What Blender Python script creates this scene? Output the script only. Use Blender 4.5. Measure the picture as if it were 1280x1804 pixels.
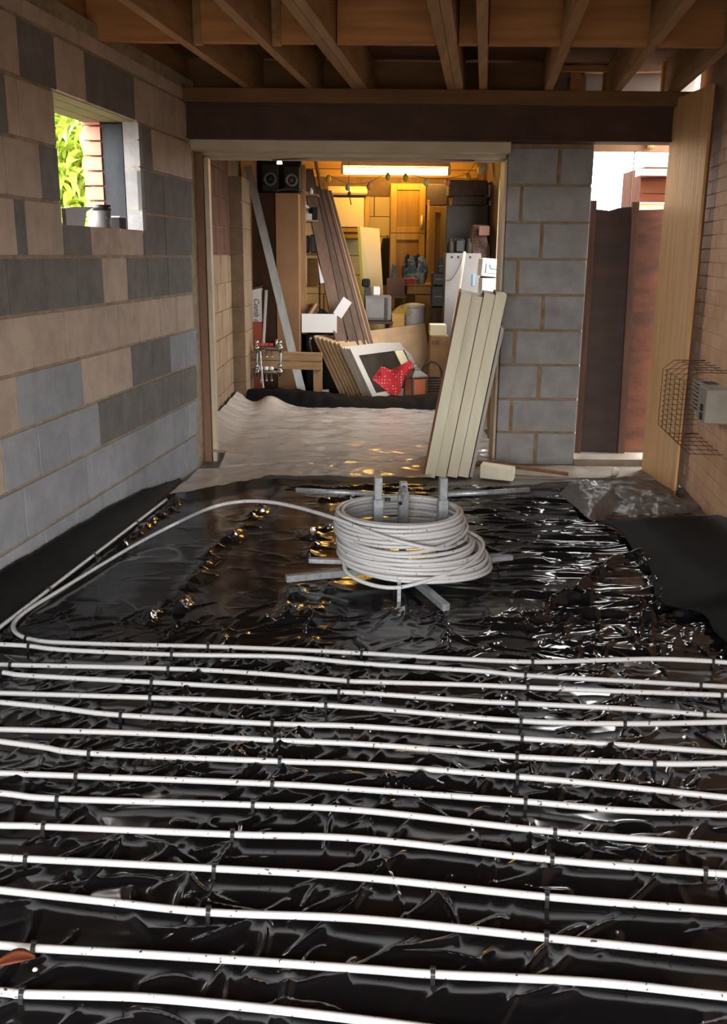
import bpy, bmesh, math, random
import numpy as np
from mathutils import Vector, Matrix

rnd = random.Random(7)
scene = bpy.context.scene
for o in list(bpy.data.objects):
    bpy.data.objects.remove(o)
COL = scene.collection

# ------------------------------------------------------------------ camera
FPX, CX, CY = 1690.0, 640.0, 902.0           # focal length and centre for a 1280x1804 frame
PITCH, ROLL, CAMZ = math.radians(15.05), 0.009, 1.38
RIGHT = Vector((1, 0, 0))
UP = Vector((0, math.sin(PITCH), math.cos(PITCH)))
FWD = Vector((0, math.cos(PITCH), -math.sin(PITCH)))
rc = RIGHT * math.cos(ROLL) + UP * math.sin(ROLL)
uc = -RIGHT * math.sin(ROLL) + UP * math.cos(ROLL)
cam_data = bpy.data.cameras.new('camera')
cam = bpy.data.objects.new('camera', cam_data)
COL.objects.link(cam)
cam.matrix_world = Matrix(((rc.x, uc.x, -FWD.x, 0), (rc.y, uc.y, -FWD.y, 0),
                           (rc.z, uc.z, -FWD.z, CAMZ), (0, 0, 0, 1)))
cam_data.sensor_fit = 'VERTICAL'
cam_data.sensor_height = 36.0
cam_data.lens = 36.0 * FPX / 1804.0
cam_data.clip_start = 0.05
scene.camera = cam

# ------------------------------------------------------------------ sky, daylight, exposure
world = bpy.data.worlds.new('overcast_sky')
scene.world = world
world.use_nodes = True
wn = world.node_tree.nodes
wn['Background'].inputs[0].default_value = (1.0, 0.99, 0.97, 1)
wn['Background'].inputs[1].default_value = 17.0
vs = scene.view_settings
vs.view_transform = 'Standard'
vs.look = 'None'
vs.exposure = 0.0
vs.gamma = 1.0
vs.use_curve_mapping = False
scene.cycles.max_bounces = 10
scene.cycles.diffuse_bounces = 6
scene.cycles.glossy_bounces = 5
scene.cycles.transparent_max_bounces = 10
scene.cycles.sample_clamp_indirect = 6.0
scene.cycles.use_denoising = True

def portal(name, loc, rot, sx, sy):
    """sky portal: guides daylight sampling through a real opening, gives off no light itself"""
    d = bpy.data.lights.new(name, 'AREA')
    d.shape = 'RECTANGLE'
    d.size, d.size_y = sx, sy
    d.cycles.is_portal = True
    o = bpy.data.objects.new(name, d)
    COL.objects.link(o)
    o.location = loc
    o.rotation_euler = rot
    return o
portal('daylight_rear_opening', (-0.45, -1.3, 1.0), (math.radians(90), 0, 0), 3.2, 2.1)
portal('daylight_side_opening', (1.74, 6.95, 1.9), (math.radians(-90), 0, 0), 0.7, 0.9)
portal('daylight_window', (-1.60, 4.80, 1.78), (0, math.radians(-90), math.radians(-6.8)), 0.7, 1.2)
portal('daylight_garage_door', (1.46, 8.8, 1.55), (0, math.radians(90), 0), 1.2, 2.45)

# ------------------------------------------------------------------ layout helpers
def ray(px, py):
    x, y = px - CX, py - CY
    xr = x * math.cos(ROLL) + y * math.sin(ROLL)
    yr = -x * math.sin(ROLL) + y * math.cos(ROLL)
    return RIGHT * xr - UP * yr + FWD * FPX
CAM = Vector((0, 0, CAMZ))
def PY(px, py, Y):
    d = ray(px, py)
    return CAM + d * (Y / d.y)
def PZ(px, py, z=0.0):
    d = ray(px, py)
    return CAM + d * ((z - CAMZ) / d.z)
def PX(px, py, X):
    d = ray(px, py)
    return CAM + d * (X / d.x)
def proj(p):
    v = Vector(p) - CAM
    zc = v.dot(FWD)
    return CX + FPX * v.dot(rc) / zc, CY - FPX * v.dot(uc) / zc
SK = 0.12                                      # the extension is skewed to the garage by this slope
def XL(Y): return -1.838 + SK * Y              # left wall face
def XR(Y): return 1.28 + SK * Y                # right wall face
ANG = math.atan(SK)
DL = Vector((math.sin(ANG), math.cos(ANG), 0)) # along the side walls
NL = Vector((math.cos(ANG), -math.sin(ANG), 0))# out of the left wall into the room
RZ = Matrix.Rotation(-ANG, 3, 'Z')             # local x = NL, local y = DL
def wallY(px, z, X=XL):
    lo, hi = 1.5, 9.0
    for _ in range(50):
        m = (lo + hi) / 2
        if proj((X(m), m, z))[0] < px: lo = m
        else: hi = m
    return lo

# ------------------------------------------------------------------ materials
def lin(h):
    h = h.lstrip('#')
    r = []
    for i in (0, 2, 4):
        c = int(h[i:i + 2], 16) / 255
        r.append(c / 12.92 if c <= 0.04045 else ((c + 0.055) / 1.055) ** 2.4)
    return (*r, 1.0)
MATS = {}
def mat(name, col, rough=0.7, metal=0.0, col2=None, scale=(6, 6, 6), detail=5, bump=0.0, bscale=None,
        spec=0.5, objvar=0.0, lo=0.35, hi=0.65, alpha=1.0, trans=0.0, bdist=0.01, sheen=0.0, speck=None):
    m = bpy.data.materials.new(name)
    m.use_nodes = True
    nt = m.node_tree
    N, L = nt.nodes, nt.links
    b = N['Principled BSDF']
    b.inputs['Roughness'].default_value = rough
    b.inputs['Metallic'].default_value = metal
    b.inputs['Specular IOR Level'].default_value = spec
    b.inputs['Transmission Weight'].default_value = trans
    b.inputs['Alpha'].default_value = alpha
    c = lin(col)
    b.inputs['Base Color'].default_value = c
    m.diffuse_color = c
    geo = N.new('ShaderNodeNewGeometry')
    mp = N.new('ShaderNodeMapping')
    mp.inputs['Scale'].default_value = scale
    L.new(geo.outputs['Position'], mp.inputs['Vector'])
    out = None
    if col2:
        nz = N.new('ShaderNodeTexNoise')
        nz.inputs['Scale'].default_value = 1.0
        nz.inputs['Detail'].default_value = detail
        nz.inputs['Roughness'].default_value = 0.62
        L.new(mp.outputs[0], nz.inputs['Vector'])
        rp = N.new('ShaderNodeMapRange')
        rp.inputs[1].default_value = lo
        rp.inputs[2].default_value = hi
        L.new(nz.outputs['Fac'], rp.inputs[0])
        mx = N.new('ShaderNodeMix')
        mx.data_type = 'RGBA'
        mx.inputs[6].default_value = c
        mx.inputs[7].default_value = lin(col2)
        L.new(rp.outputs[0], mx.inputs[0])
        out = mx.outputs[2]
    if speck:
        sc_, th, scol = speck
        nz = N.new('ShaderNodeTexNoise')
        nz.inputs['Scale'].default_value = sc_
        nz.inputs['Detail'].default_value = 2
        L.new(geo.outputs['Position'], nz.inputs['Vector'])
        gt = N.new('ShaderNodeMath')
        gt.operation = 'GREATER_THAN'
        gt.inputs[1].default_value = th
        L.new(nz.outputs['Fac'], gt.inputs[0])
        mx = N.new('ShaderNodeMix')
        mx.data_type = 'RGBA'
        L.new(gt.outputs[0], mx.inputs[0])
        if out: L.new(out, mx.inputs[6])
        else: mx.inputs[6].default_value = c
        mx.inputs[7].default_value = lin(scol)
        out = mx.outputs[2]
    if objvar:
        oi = N.new('ShaderNodeObjectInfo')
        hs = N.new('ShaderNodeHueSaturation')
        rp = N.new('ShaderNodeMapRange')
        rp.inputs[3].default_value = 1 - objvar
        rp.inputs[4].default_value = 1 + objvar
        L.new(oi.outputs['Random'], rp.inputs[0])
        L.new(rp.outputs[0], hs.inputs['Value'])
        if out: L.new(out, hs.inputs['Color'])
        else: hs.inputs['Color'].default_value = c
        out = hs.outputs[0]
    if out: L.new(out, b.inputs['Base Color'])
    if bump:
        nb = N.new('ShaderNodeTexNoise')
        nb.inputs['Scale'].default_value = 1.0
        nb.inputs['Detail'].default_value = 6
        mb_ = N.new('ShaderNodeMapping')
        mb_.inputs['Scale'].default_value = bscale or tuple(s * 4 for s in scale)
        L.new(geo.outputs['Position'], mb_.inputs['Vector'])
        L.new(mb_.outputs[0], nb.inputs['Vector'])
        bp = N.new('ShaderNodeBump')
        bp.inputs['Strength'].default_value = bump
        bp.inputs['Distance'].default_value = bdist
        L.new(nb.outputs['Fac'], bp.inputs['Height'])
        L.new(bp.outputs[0], b.inputs['Normal'])
    MATS[name] = m
    return m
def glow(name, col, strength):
    m = bpy.data.materials.new(name)
    m.use_nodes = True
    b = m.node_tree.nodes['Principled BSDF']
    b.inputs['Base Color'].default_value = lin(col)
    b.inputs['Emission Color'].default_value = lin(col)
    b.inputs['Emission Strength'].default_value = strength
    MATS[name] = m
    return m

mat('block_light', '#c2b1a1', 0.9, col2='#ad9c8d', scale=(9, 9, 9), bump=0.25, bscale=(70, 70, 70), objvar=0.07)
mat('block_grey', '#9fa4aa', 0.9, col2='#8f949b', scale=(9, 9, 9), bump=0.3, bscale=(70, 70, 70), objvar=0.08)
mat('block_dark', '#7b7876', 0.9, col2='#686563', scale=(9, 9, 9), bump=0.3, bscale=(70, 70, 70), objvar=0.09)
mat('mortar', '#a89a82', 0.95, col2='#8a7a62', scale=(14, 14, 14), bump=0.5, bscale=(60, 60, 60))
mat('pier_block', '#9b9a9b', 0.9, col2='#888788', scale=(8, 8, 8), bump=0.3, bscale=(70, 70, 70), objvar=0.06)
mat('pier_mortar', '#9a8468', 0.95, col2='#7a654b', scale=(14, 14, 14), bump=0.5, bscale=(60, 60, 60))
mat('limewash', '#c9a384', 0.9, col2='#b58c6a', scale=(4, 4, 4), bump=0.4, bscale=(40, 40, 40), objvar=0.05)
mat('garage_paint', '#846d55', 0.85, col2='#6f5a46', scale=(5, 5, 5), bump=0.3, bscale=(50, 50, 50), objvar=0.06)
mat('garage_brick', '#5a382b', 0.9, col2='#4a2c22', scale=(7, 7, 7), bump=0.3, bscale=(60, 60, 60), objvar=0.1)
mat('joist_wood', '#a67f55', 0.8, col2='#8c673f', scale=(22, 1.2, 22), bump=0.15, bscale=(60, 3, 60), objvar=0.1)
mat('cross_wood', '#b07a48', 0.8, col2='#94653a', scale=(1.5, 24, 24), bump=0.15, bscale=(4, 60, 60), objvar=0.1)
mat('deck_wood', '#7a5738', 0.85, col2='#63452b', scale=(2, 14, 14), objvar=0.05)
mat('steel_beam', '#4a2d22', 0.7, col2='#38201a', scale=(5, 5, 5), bump=0.2, bscale=(40, 40, 40))
mat('white_paint', '#c9bba3', 0.55, col2='#b8a88e', scale=(4, 8, 8))
mat('jamb_wood', '#8d6c58', 0.8, col2='#765546', scale=(20, 20, 1.6), bump=0.2, bscale=(50, 50, 4))
mat('plywood', '#d3a878', 0.42, col2='#bd905f', scale=(26, 26, 1.6), bump=0.35, bscale=(60, 60, 5), spec=0.6)
mat('ply_edge', '#4c3524', 0.8, col2='#6b4a30', scale=(60, 60, 2))
mat('panel_dark', '#3a2217', 0.5, col2='#241510', scale=(3, 3, 12), bump=0.15, bscale=(30, 30, 30))
mat('panel_red', '#643823', 0.5, col2='#3f2216', scale=(3, 3, 10), bump=0.15, bscale=(30, 30, 30))
mat('batten', '#5c3d2b', 0.7, col2='#43291c', scale=(30, 30, 2))
mat('timber', '#a3835f', 0.8, col2='#8a6a48', scale=(2.5, 25, 25), bump=0.15, bscale=(5, 60, 60))
mat('timber_up', '#a08060', 0.8, col2='#866646', scale=(25, 25, 2.5), bump=0.15, bscale=(60, 60, 5))
mat('concrete', '#9a8e80', 0.85, col2='#7d7264', scale=(5, 5, 5), bump=0.4, bscale=(50, 50, 50))
mat('slab_grey', '#7b7873', 0.6, col2='#6a6661', scale=(4, 4, 4), bump=0.2, bscale=(40, 40, 40))
mat('ground', '#575349', 0.9, col2='#4a463c', scale=(2, 2, 2))
mat('pipe_white', '#bfbfc1', 0.38, speck=(75, 0.69, '#4a4038'))
mat('clip_black', '#161616', 0.5)
mat('galvanised', '#a4a9ad', 0.4, 0.45, col2='#83888d', scale=(40, 40, 40))
mat('steel_dark', '#43474c', 0.5, 0.7, col2='#2d3034', scale=(20, 20, 20))
mat('foam', '#e8e3cd', 0.8, col2='#dfd8bb', scale=(20, 20, 3), bump=0.15, bscale=(60, 60, 10))
mat('foam_face', '#d8d6cf', 0.5, col2='#c8c6bd', scale=(4, 4, 4))
mat('hardboard', '#7d5234', 0.8, col2='#68422a', scale=(20, 20, 2))
mat('mdf', '#ab8d6a', 0.8, col2='#9a7c5a', scale=(6, 6, 6))
mat('mdf_edge', '#b89a76', 0.85, col2='#a08361', scale=(30, 30, 3))
mat('white_laminate', '#aaa49b', 0.45)
mat('glass_dark', '#241f19', 0.6, col2='#352e25', scale=(5, 5, 5), spec=0.1)
mat('oak', '#ab8530', 0.6, col2='#987322', scale=(18, 18, 1.5))
mat('oak_recess_shade', '#8f6c22', 0.65, col2='#7f5c18', scale=(18, 18, 1.5))  # darker oak, shade of the recessed door panels put into the colour
mat('oak_pale', '#c59b56', 0.65, col2='#b0853f', scale=(1.5, 18, 18))
mat('cream', '#d3c08c', 0.6)
mat('cream_pale', '#d2c6a0', 0.6)
mat('lime_edge', '#9aa03a', 0.6)
mat('grey_cloth', '#574d45', 0.95, col2='#443b34', scale=(25, 25, 25), bump=0.5, bscale=(120, 120, 120))
mat('brown_cloth', '#5a4434', 0.95, col2='#3f2e22', scale=(18, 18, 18), bump=0.5, bscale=(60, 60, 60))
mat('purple_dark', '#4b3f48', 0.8, col2='#3e343b', scale=(12, 12, 12))
mat('black_plastic', '#17171a', 0.4)
mat('black_matte', '#121110', 0.85)
mat('dark_grey', '#4a443f', 0.7, col2='#3d3833', scale=(9, 9, 9))
mat('appliance_grey', '#73706c', 0.5, col2='#686461', scale=(3, 3, 3))
mat('screen_grey', '#7c7672', 0.35, col2='#6a6460', scale=(4, 4, 4))
mat('white_plastic', '#dcdcda', 0.4)
mat('brown_board', '#84603f', 0.7, col2='#765335', scale=(3, 3, 3))
mat('brown_shade', '#5c3d2a', 0.75, col2='#4d3221', scale=(3, 3, 3))
mat('dark_plank', '#5a4030', 0.75, col2='#43301f', scale=(14, 14, 2), objvar=0.3)
mat('plank_edge', '#b08a58', 0.8)
mat('aluminium', '#a9a9a8', 0.45, 0.3, col2='#949493', scale=(30, 30, 3))
mat('red_plastic', '#b02a30', 0.45)
mat('red_card', '#9c4634', 0.7)
mat('white_card', '#cbc4c2', 0.75)
mat('card_brown', '#8f6b45', 0.85, col2='#7d5c3a', scale=(10, 10, 10))
mat('chrome', '#b9b4a9', 0.25, 0.9)
mat('bronze', '#7d6f5f', 0.45, 0.6)
mat('orange_glass', '#b5674a', 0.35)
mat('lantern_metal', '#5b564f', 0.6, 0.4)
mat('wicker', '#54402f', 0.9, col2='#32251a', scale=(60, 60, 60))
mat('bag_print', '#8f8d6a', 0.6, col2='#3c4858', scale=(14, 14, 14), lo=0.45, hi=0.52)
mat('blue_plastic', '#5b7f9b', 0.4)
mat('clear_plastic', '#d8dee4', 0.25, alpha=0.75)
mat('grey_blue_tin', '#5a585b', 0.5)
mat('yellow_fabric', '#a98a35', 0.9, col2='#6f5a26', scale=(20, 20, 20))
mat('leaf', '#a4bd48', 0.4, objvar=0.3)
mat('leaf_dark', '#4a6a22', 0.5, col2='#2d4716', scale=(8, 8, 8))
mat('branch', '#4e3a24', 0.9)
mat('outer_brick', '#c98f79', 0.9, col2='#bd816b', scale=(12, 12, 12), objvar=0.08)
mat('dpc_strip', '#22252a', 0.6, col2='#33363c', scale=(8, 8, 3), spec=0.2)
mat('green_timber', '#7c7656', 0.85, col2='#687043', scale=(4, 12, 12), objvar=0.08)
mat('leaf_litter', '#8c4a2c', 0.8, col2='#74371f', scale=(40, 40, 40))
mat('rust_wire', '#4e3020', 0.7, 0.3)
mat('flue_grey', '#8f887c', 0.5, col2='#7d766b', scale=(9, 9, 9))
mat('sign_board', '#8a5a30', 0.6)
mat('sign_white', '#e8d8c0', 0.6)
mat('shed_wood', '#4a2615', 0.9, col2='#3a1c0f', scale=(2, 14, 14), objvar=0.1, spec=0.1)
mat('pink_fascia', '#a2705f', 0.7)
mat('soffit', '#8e6a4a', 0.75, col2='#7d5b3e', scale=(2, 10, 10))
mat('white_clay', '#d9d4cc', 0.7)
mat('egg_yellow', '#d8b830', 0.5)
mat('egg_pink', '#d88a70', 0.5)
mat('egg_blue', '#9fb0a8', 0.5)
mat('egg_pale', '#d9d2a8', 0.5)
mat('wire_brown', '#5b4030', 0.7)
mat('ink', '#2a2830', 0.7)
mat('rope_dark', '#3a2e24', 0.9)
glow('tube_glow', '#ffc65e', 54.0)
glow('bulb_glow', '#ffe0b0', 9.0)

# crumpled plastic: relief only, colour stays plain
def plastic(name, col, rough, bump, s=(7, 7, 7), dist=0.02, spec=0.6):
    m = mat(name, col, rough, spec=spec)
    nt = m.node_tree
    N, L = nt.nodes, nt.links
    geo = N.new('ShaderNodeNewGeometry')
    mp = N.new('ShaderNodeMapping')
    mp.inputs['Scale'].default_value = s
    L.new(geo.outputs['Position'], mp.inputs[0])
    n1 = N.new('ShaderNodeTexNoise')
    n1.noise_type = 'RIDGED_MULTIFRACTAL'
    n1.inputs['Scale'].default_value = 1.0
    n1.inputs['Detail'].default_value = 3.0
    n1.inputs['Distortion'].default_value = 0.6
    L.new(mp.outputs[0], n1.inputs['Vector'])
    bp = N.new('ShaderNodeBump')
    bp.inputs['Strength'].default_value = bump
    bp.inputs['Distance'].default_value = dist
    L.new(n1.outputs['Fac'], bp.inputs['Height'])
    L.new(bp.outputs[0], N['Principled BSDF'].inputs['Normal'])
    return m
plastic('black_sheet', '#131316', 0.13, 0.1, dist=0.01)
plastic('black_sheet_matte', '#0b0b0c', 0.7, 0.1, spec=0.1)
plastic('flap_daylight_grey', '#5b5754', 0.34, 0.5, s=(9, 9, 9), dist=0.02)  # grey base colour stands in for daylight on black plastic
m = plastic('clear_film', '#d2c6bc', 0.14, 0.35, s=(6, 6, 6), dist=0.02)
nt = m.node_tree
tr = nt.nodes.new('ShaderNodeBsdfTransparent')
mx = nt.nodes.new('ShaderNodeMixShader')
mx.inputs[0].default_value = 0.72
nt.links.new(tr.outputs[0], mx.inputs[1])
nt.links.new(nt.nodes['Principled BSDF'].outputs[0], mx.inputs[2])
nt.links.new(mx.outputs[0], nt.nodes['Material Output'].inputs[0])
m = plastic('foil', '#b9b0a8', 0.3, 0.5, s=(4, 4, 4), dist=0.03)
nt = m.node_tree
nt.nodes['Principled BSDF'].inputs['Metallic'].default_value = 0.5
tl = nt.nodes.new('ShaderNodeBsdfTranslucent')
tl.inputs[0].default_value = lin('#b9b0a8')
mx = nt.nodes.new('ShaderNodeMixShader')
mx.inputs[0].default_value = 0.2
nt.links.new(nt.nodes['Principled BSDF'].outputs[0], mx.inputs[1])
nt.links.new(tl.outputs[0], mx.inputs[2])
nt.links.new(mx.outputs[0], nt.nodes['Material Output'].inputs[0])
# red cloth with white dots (flat print)
m = mat('dotted_cloth', '#a81c24', 0.85)
nt = m.node_tree
geo = nt.nodes.new('ShaderNodeNewGeometry')
vo = nt.nodes.new('ShaderNodeTexVoronoi')
vo.inputs['Scale'].default_value = 38
vo.inputs['Randomness'].default_value = 0.25
nt.links.new(geo.outputs['Position'], vo.inputs['Vector'])
lt = nt.nodes.new('ShaderNodeMath')
lt.operation = 'LESS_THAN'
lt.inputs[1].default_value = 0.2
nt.links.new(vo.outputs['Distance'], lt.inputs[0])
mx = nt.nodes.new('ShaderNodeMix')
mx.data_type = 'RGBA'
mx.inputs[6].default_value = lin('#a81c24')
mx.inputs[7].default_value = lin('#e6c8c0')
nt.links.new(lt.outputs[0], mx.inputs[0])
nt.links.new(mx.outputs[2], nt.nodes['Principled BSDF'].inputs['Base Color'])

# ------------------------------------------------------------------ mesh building
def rot(axis, deg): return Matrix.Rotation(math.radians(deg), 3, axis)
class MB:
    def __init__(s):
        s.v, s.f, s.sm = [], [], []
    def add(s, vs_, fs_, smooth=False):
        n = len(s.v)
        s.v += [Vector(p) for p in vs_]
        s.f += [tuple(i + n for i in f) for f in fs_]
        s.sm += [smooth] * len(fs_)
        return s
    def box(s, c, size, R=None, ch=0.0):
        """box with a chamfer on every edge (44 triangles) or plain when ch is 0"""
        R = R or Matrix.Identity(3)
        hx, hy, hz = [a / 2 for a in size]
        c = Vector(c)
        ch = min(ch, hx * .9, hy * .9, hz * .9)
        if ch <= 0:
            vs_ = [c + R @ Vector((x * hx, y * hy, z * hz)) for x in (-1, 1) for y in (-1, 1) for z in (-1, 1)]
            return s.add(vs_, [(0, 1, 3, 2), (4, 6, 7, 5), (0, 4, 5, 1), (2, 3, 7, 6), (0, 2, 6, 4), (1, 5, 7, 3)])
        vs_, ix = [], {}
        for x in (-1, 1):
            for y in (-1, 1):
                for z in (-1, 1):
                    for a in range(3):
                        q = [x * (hx - ch), y * (hy - ch), z * (hz - ch)]
                        q[a] = (x, y, z)[a] * (hx, hy, hz)[a]
                        ix[(x, y, z, a)] = len(vs_)
                        vs_.append(c + R @ Vector(q))
        fs = []
        for a in range(3):
            b_, c_ = (a + 1) % 3, (a + 2) % 3
            for sg in (-1, 1):
                f = []
                for u, w in ((-1, -1), (1, -1), (1, 1), (-1, 1)):
                    k = [0, 0, 0]
                    k[a], k[b_], k[c_] = sg, u, w
                    f.append(ix[(*k, a)])
                fs.append(tuple(f))
            for u in (-1, 1):
                for w in (-1, 1):
                    k0, k1 = [0, 0, 0], [0, 0, 0]
                    k0[a], k1[a] = -1, 1
                    k0[b_] = k1[b_] = u
                    k0[c_] = k1[c_] = w
                    fs.append((ix[(*k0, b_)], ix[(*k1, b_)], ix[(*k1, c_)], ix[(*k0, c_)]))
        for x in (-1, 1):
            for y in (-1, 1):
                for z in (-1, 1):
                    fs.append(tuple(ix[(x, y, z, a)] for a in range(3)))
        return s.add(vs_, fs)
    def bar(s, p0, p1, w, h, up=(0, 0, 1), ch=0.0):
        p0, p1 = Vector(p0), Vector(p1)
        y = (p1 - p0)
        ln = y.length
        y.normalize()
        x = y.cross(Vector(up)).normalized()
        z = x.cross(y)
        R = Matrix((x, y, z)).transposed()
        return s.box((p0 + p1) / 2, (w, ln, h), R, ch)
    def prism(s, pts, off):
        pts = [Vector(p) for p in pts]
        n = len(pts)
        off = Vector(off)
        return s.add(pts + [p + off for p in pts],
                     [tuple(range(n)), tuple(range(2 * n - 1, n - 1, -1))] +
                     [(i, (i + 1) % n, (i + 1) % n + n, i + n) for i in range(n)])
    def tube(s, pts, r, n=8, closed=False, smooth=True):
        pts = [Vector(p) for p in pts]
        m_ = len(pts)
        rr = r if isinstance(r, (list, tuple)) else [r] * m_
        vs_, fs = [], []
        prev = None
        for i, p in enumerate(pts):
            a = pts[(i - 1) % m_] if (closed or i) else p
            b = pts[(i + 1) % m_] if (closed or i < m_ - 1) else p
            t = (b - a).normalized()
            if prev is None:
                ref = Vector((0, 0, 1)) if abs(t.z) < .9 else Vector((1, 0, 0))
                x = t.cross(ref).normalized()
            else:
                x = (prev - t * prev.dot(t)).normalized()
            prev = x
            y = t.cross(x)
            for k in range(n):
                an = 2 * math.pi * k / n
                vs_.append(p + x * (rr[i] * math.cos(an)) + y * (rr[i] * math.sin(an)))
        for i in range(m_ if closed else m_ - 1):
            j = (i + 1) % m_
            for k in range(n):
                k2 = (k + 1) % n
                fs.append((i * n + k, i * n + k2, j * n + k2, j * n + k))
        s.add(vs_, fs, smooth)
        if not closed:
            base = len(s.v) - len(vs_)
            s.f.append(tuple(base + k for k in range(n))); s.sm.append(False)
            s.f.append(tuple(base + (m_ - 1) * n + k for k in range(n))); s.sm.append(False)
        return s
    def lathe(s, prof, c=(0, 0, 0), n=20, R=None, smooth=True):
        R = R or Matrix.Identity(3)
        c = Vector(c)
        vs_, fs = [], []
        for r, z in prof:
            for k in range(n):
                a = 2 * math.pi * k / n
                vs_.append(c + R @ Vector((r * math.cos(a), r * math.sin(a), z)))
        for i in range(len(prof) - 1):
            for k in range(n):
                k2 = (k + 1) % n
                fs.append((i * n + k, i * n + k2, (i + 1) * n + k2, (i + 1) * n + k))
        s.add(vs_, fs, smooth)
        base = len(s.v) - len(vs_)
        s.f.append(tuple(base + k for k in range(n))); s.sm.append(False)
        s.f.append(tuple(base + (len(prof) - 1) * n + k for k in range(n))); s.sm.append(False)
        return s
    def grid(s, nu, nv, fn, thick=None, smooth=True):
        """surface fn(u,v) over the unit square; thick = offset vector gives it a back"""
        vs_ = [Vector(fn(i / nu, j / nv)) for j in range(nv + 1) for i in range(nu + 1)]
        w = nu + 1
        fs = [(j * w + i, j * w + i + 1, (j + 1) * w + i + 1, (j + 1) * w + i) for j in range(nv) for i in range(nu)]
        if thick is not None:
            t = Vector(thick)
            n = len(vs_)
            vs_ += [p + t for p in vs_]
            fs += [tuple(reversed([i + n for i in f])) for f in fs]
            rim = [i for i in range(nu)] + [j * w + nu for j in range(nv)] + \
                  [nv * w + i for i in range(nu, 0, -1)] + [j * w for j in range(nv, 0, -1)]
            for a in range(len(rim)):
                b = (a + 1) % len(rim)
                fs.append((rim[b], rim[a], rim[a] + n, rim[b] + n))
        return s.add(vs_, fs, smooth)
    def build(s, name, m, parent=None, origin=None):
        if parent is not None:
            org = parent.get('_org')
            org = Vector(org) if org is not None else Vector((0, 0, 0))
        elif origin is not None:
            org = Vector(origin)
        else:
            xs, ys, zs = zip(*[(p.x, p.y, p.z) for p in s.v])
            org = Vector(((min(xs) + max(xs)) / 2, (min(ys) + max(ys)) / 2, min(zs)))
        me = bpy.data.meshes.new(name)
        me.from_pydata([p - org for p in s.v], [], s.f)
        me.polygons.foreach_set('use_smooth', s.sm)
        bm = bmesh.new()
        bm.from_mesh(me)
        bmesh.ops.recalc_face_normals(bm, faces=bm.faces)
        bm.to_mesh(me)
        bm.free()
        me.materials.append(MATS[m] if isinstance(m, str) else m)
        o = bpy.data.objects.new(name, me)
        COL.objects.link(o)
        if parent is not None:
            o.parent = parent
        else:
            o.location = org
        o['_org'] = tuple(org)
        return o
def tag(o, label, cat, group=None, kind=None):
    o['label'] = label
    o['category'] = cat
    if group: o['group'] = group
    if kind: o['kind'] = kind
    return o
def struct(o, label=None):
    o['kind'] = 'structure'
    if label: o['label'] = label
    return o
def thing(name, label, cat, loc, group=None):
    o = bpy.data.objects.new(name, None)
    o.empty_display_size = 0.1
    COL.objects.link(o)
    o.location = loc
    o['_org'] = tuple(loc)
    return tag(o, label, cat, group)
def fb(mb, x0, y0, x1, y1, Y, depth, ch=0.004, z0=None):
    """upright box whose front face fills the given photo rectangle at distance Y; z0 lets it reach lower"""
    xm, ym = (x0 + x1) / 2, (y0 + y1) / 2
    a, b = PY(x0, ym, Y).x, PY(x1, ym, Y).x
    zt, zb = PY(xm, y0, Y).z, PY(xm, y1, Y).z
    if z0 is not None: zb = z0
    mb.box(((a + b) / 2, Y + depth / 2, (zt + zb) / 2), (b - a, depth, zt - zb), None, ch)
    return (a, b, zb, zt)
def spline(pts, n):
    """Catmull-Rom through the points"""
    pts = [Vector(p) for p in pts]
    P = [pts[0] * 2 - pts[1]] + pts + [pts[-1] * 2 - pts[-2]]
    out = []
    for i in range(1, len(P) - 2):
        p0, p1, p2, p3 = P[i - 1:i + 3]
        for k in range(n):
            t = k / n
            out.append(0.5 * ((2 * p1) + (p2 - p0) * t + (2 * p0 - 5 * p1 + 4 * p2 - p3) * t * t +
                              (3 * p1 - p0 - 3 * p2 + p3) * t * t * t))
    out.append(pts[-1])
    return out
def text_mesh(name, body, size, m, parent, loc, R, align='CENTER', ext=0.0006, shear=0.0):
    cu = bpy.data.curves.new(name, 'FONT')
    cu.body = body
    cu.size = size
    cu.extrude = ext
    cu.shear = shear
    cu.align_x = align
    cu.align_y = 'CENTER'
    to = bpy.data.objects.new(name + '_curve', cu)
    COL.objects.link(to)
    me = bpy.data.meshes.new_from_object(to)
    bpy.data.objects.remove(to)
    me.materials.append(MATS[m])
    o = bpy.data.objects.new(name, me)
    COL.objects.link(o)
    o.parent = parent
    o.matrix_local = Matrix.Translation(Vector(loc) - Vector(parent['_org'])) @ R.to_4x4()
    return o
FRONT = Matrix(((1, 0, 0), (0, 0, -1), (0, 1, 0)))   # text facing the camera (-Y)
_unit = {}
def unit_block(m):
    """one chamfered unit block per material, shared by every copy"""
    if m not in _unit:
        b = MB().box((0, 0, 0), (1, 1, 1), None, 0.012)
        o = b.build('unit', m, origin=(0, 0, 0))
        _unit[m] = o.data
        bpy.data.objects.remove(o)
    return _unit[m]
def block(name, m, c, size, R, parent):
    o = bpy.data.objects.new(name, unit_block(m))
    COL.objects.link(o)
    o.parent = parent
    o.location = Vector(c) - Vector(parent['_org'])
    o.rotation_euler = R.to_euler()
    o.scale = size
    return o

# ================================================================== STRUCTURE
I3 = Matrix.Identity(3)
YS = -1.2                                               # the open end of the room, at the viewer
ZB = [0.015 + 0.225 * k for k in range(12)]            # underside of each block course
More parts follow.
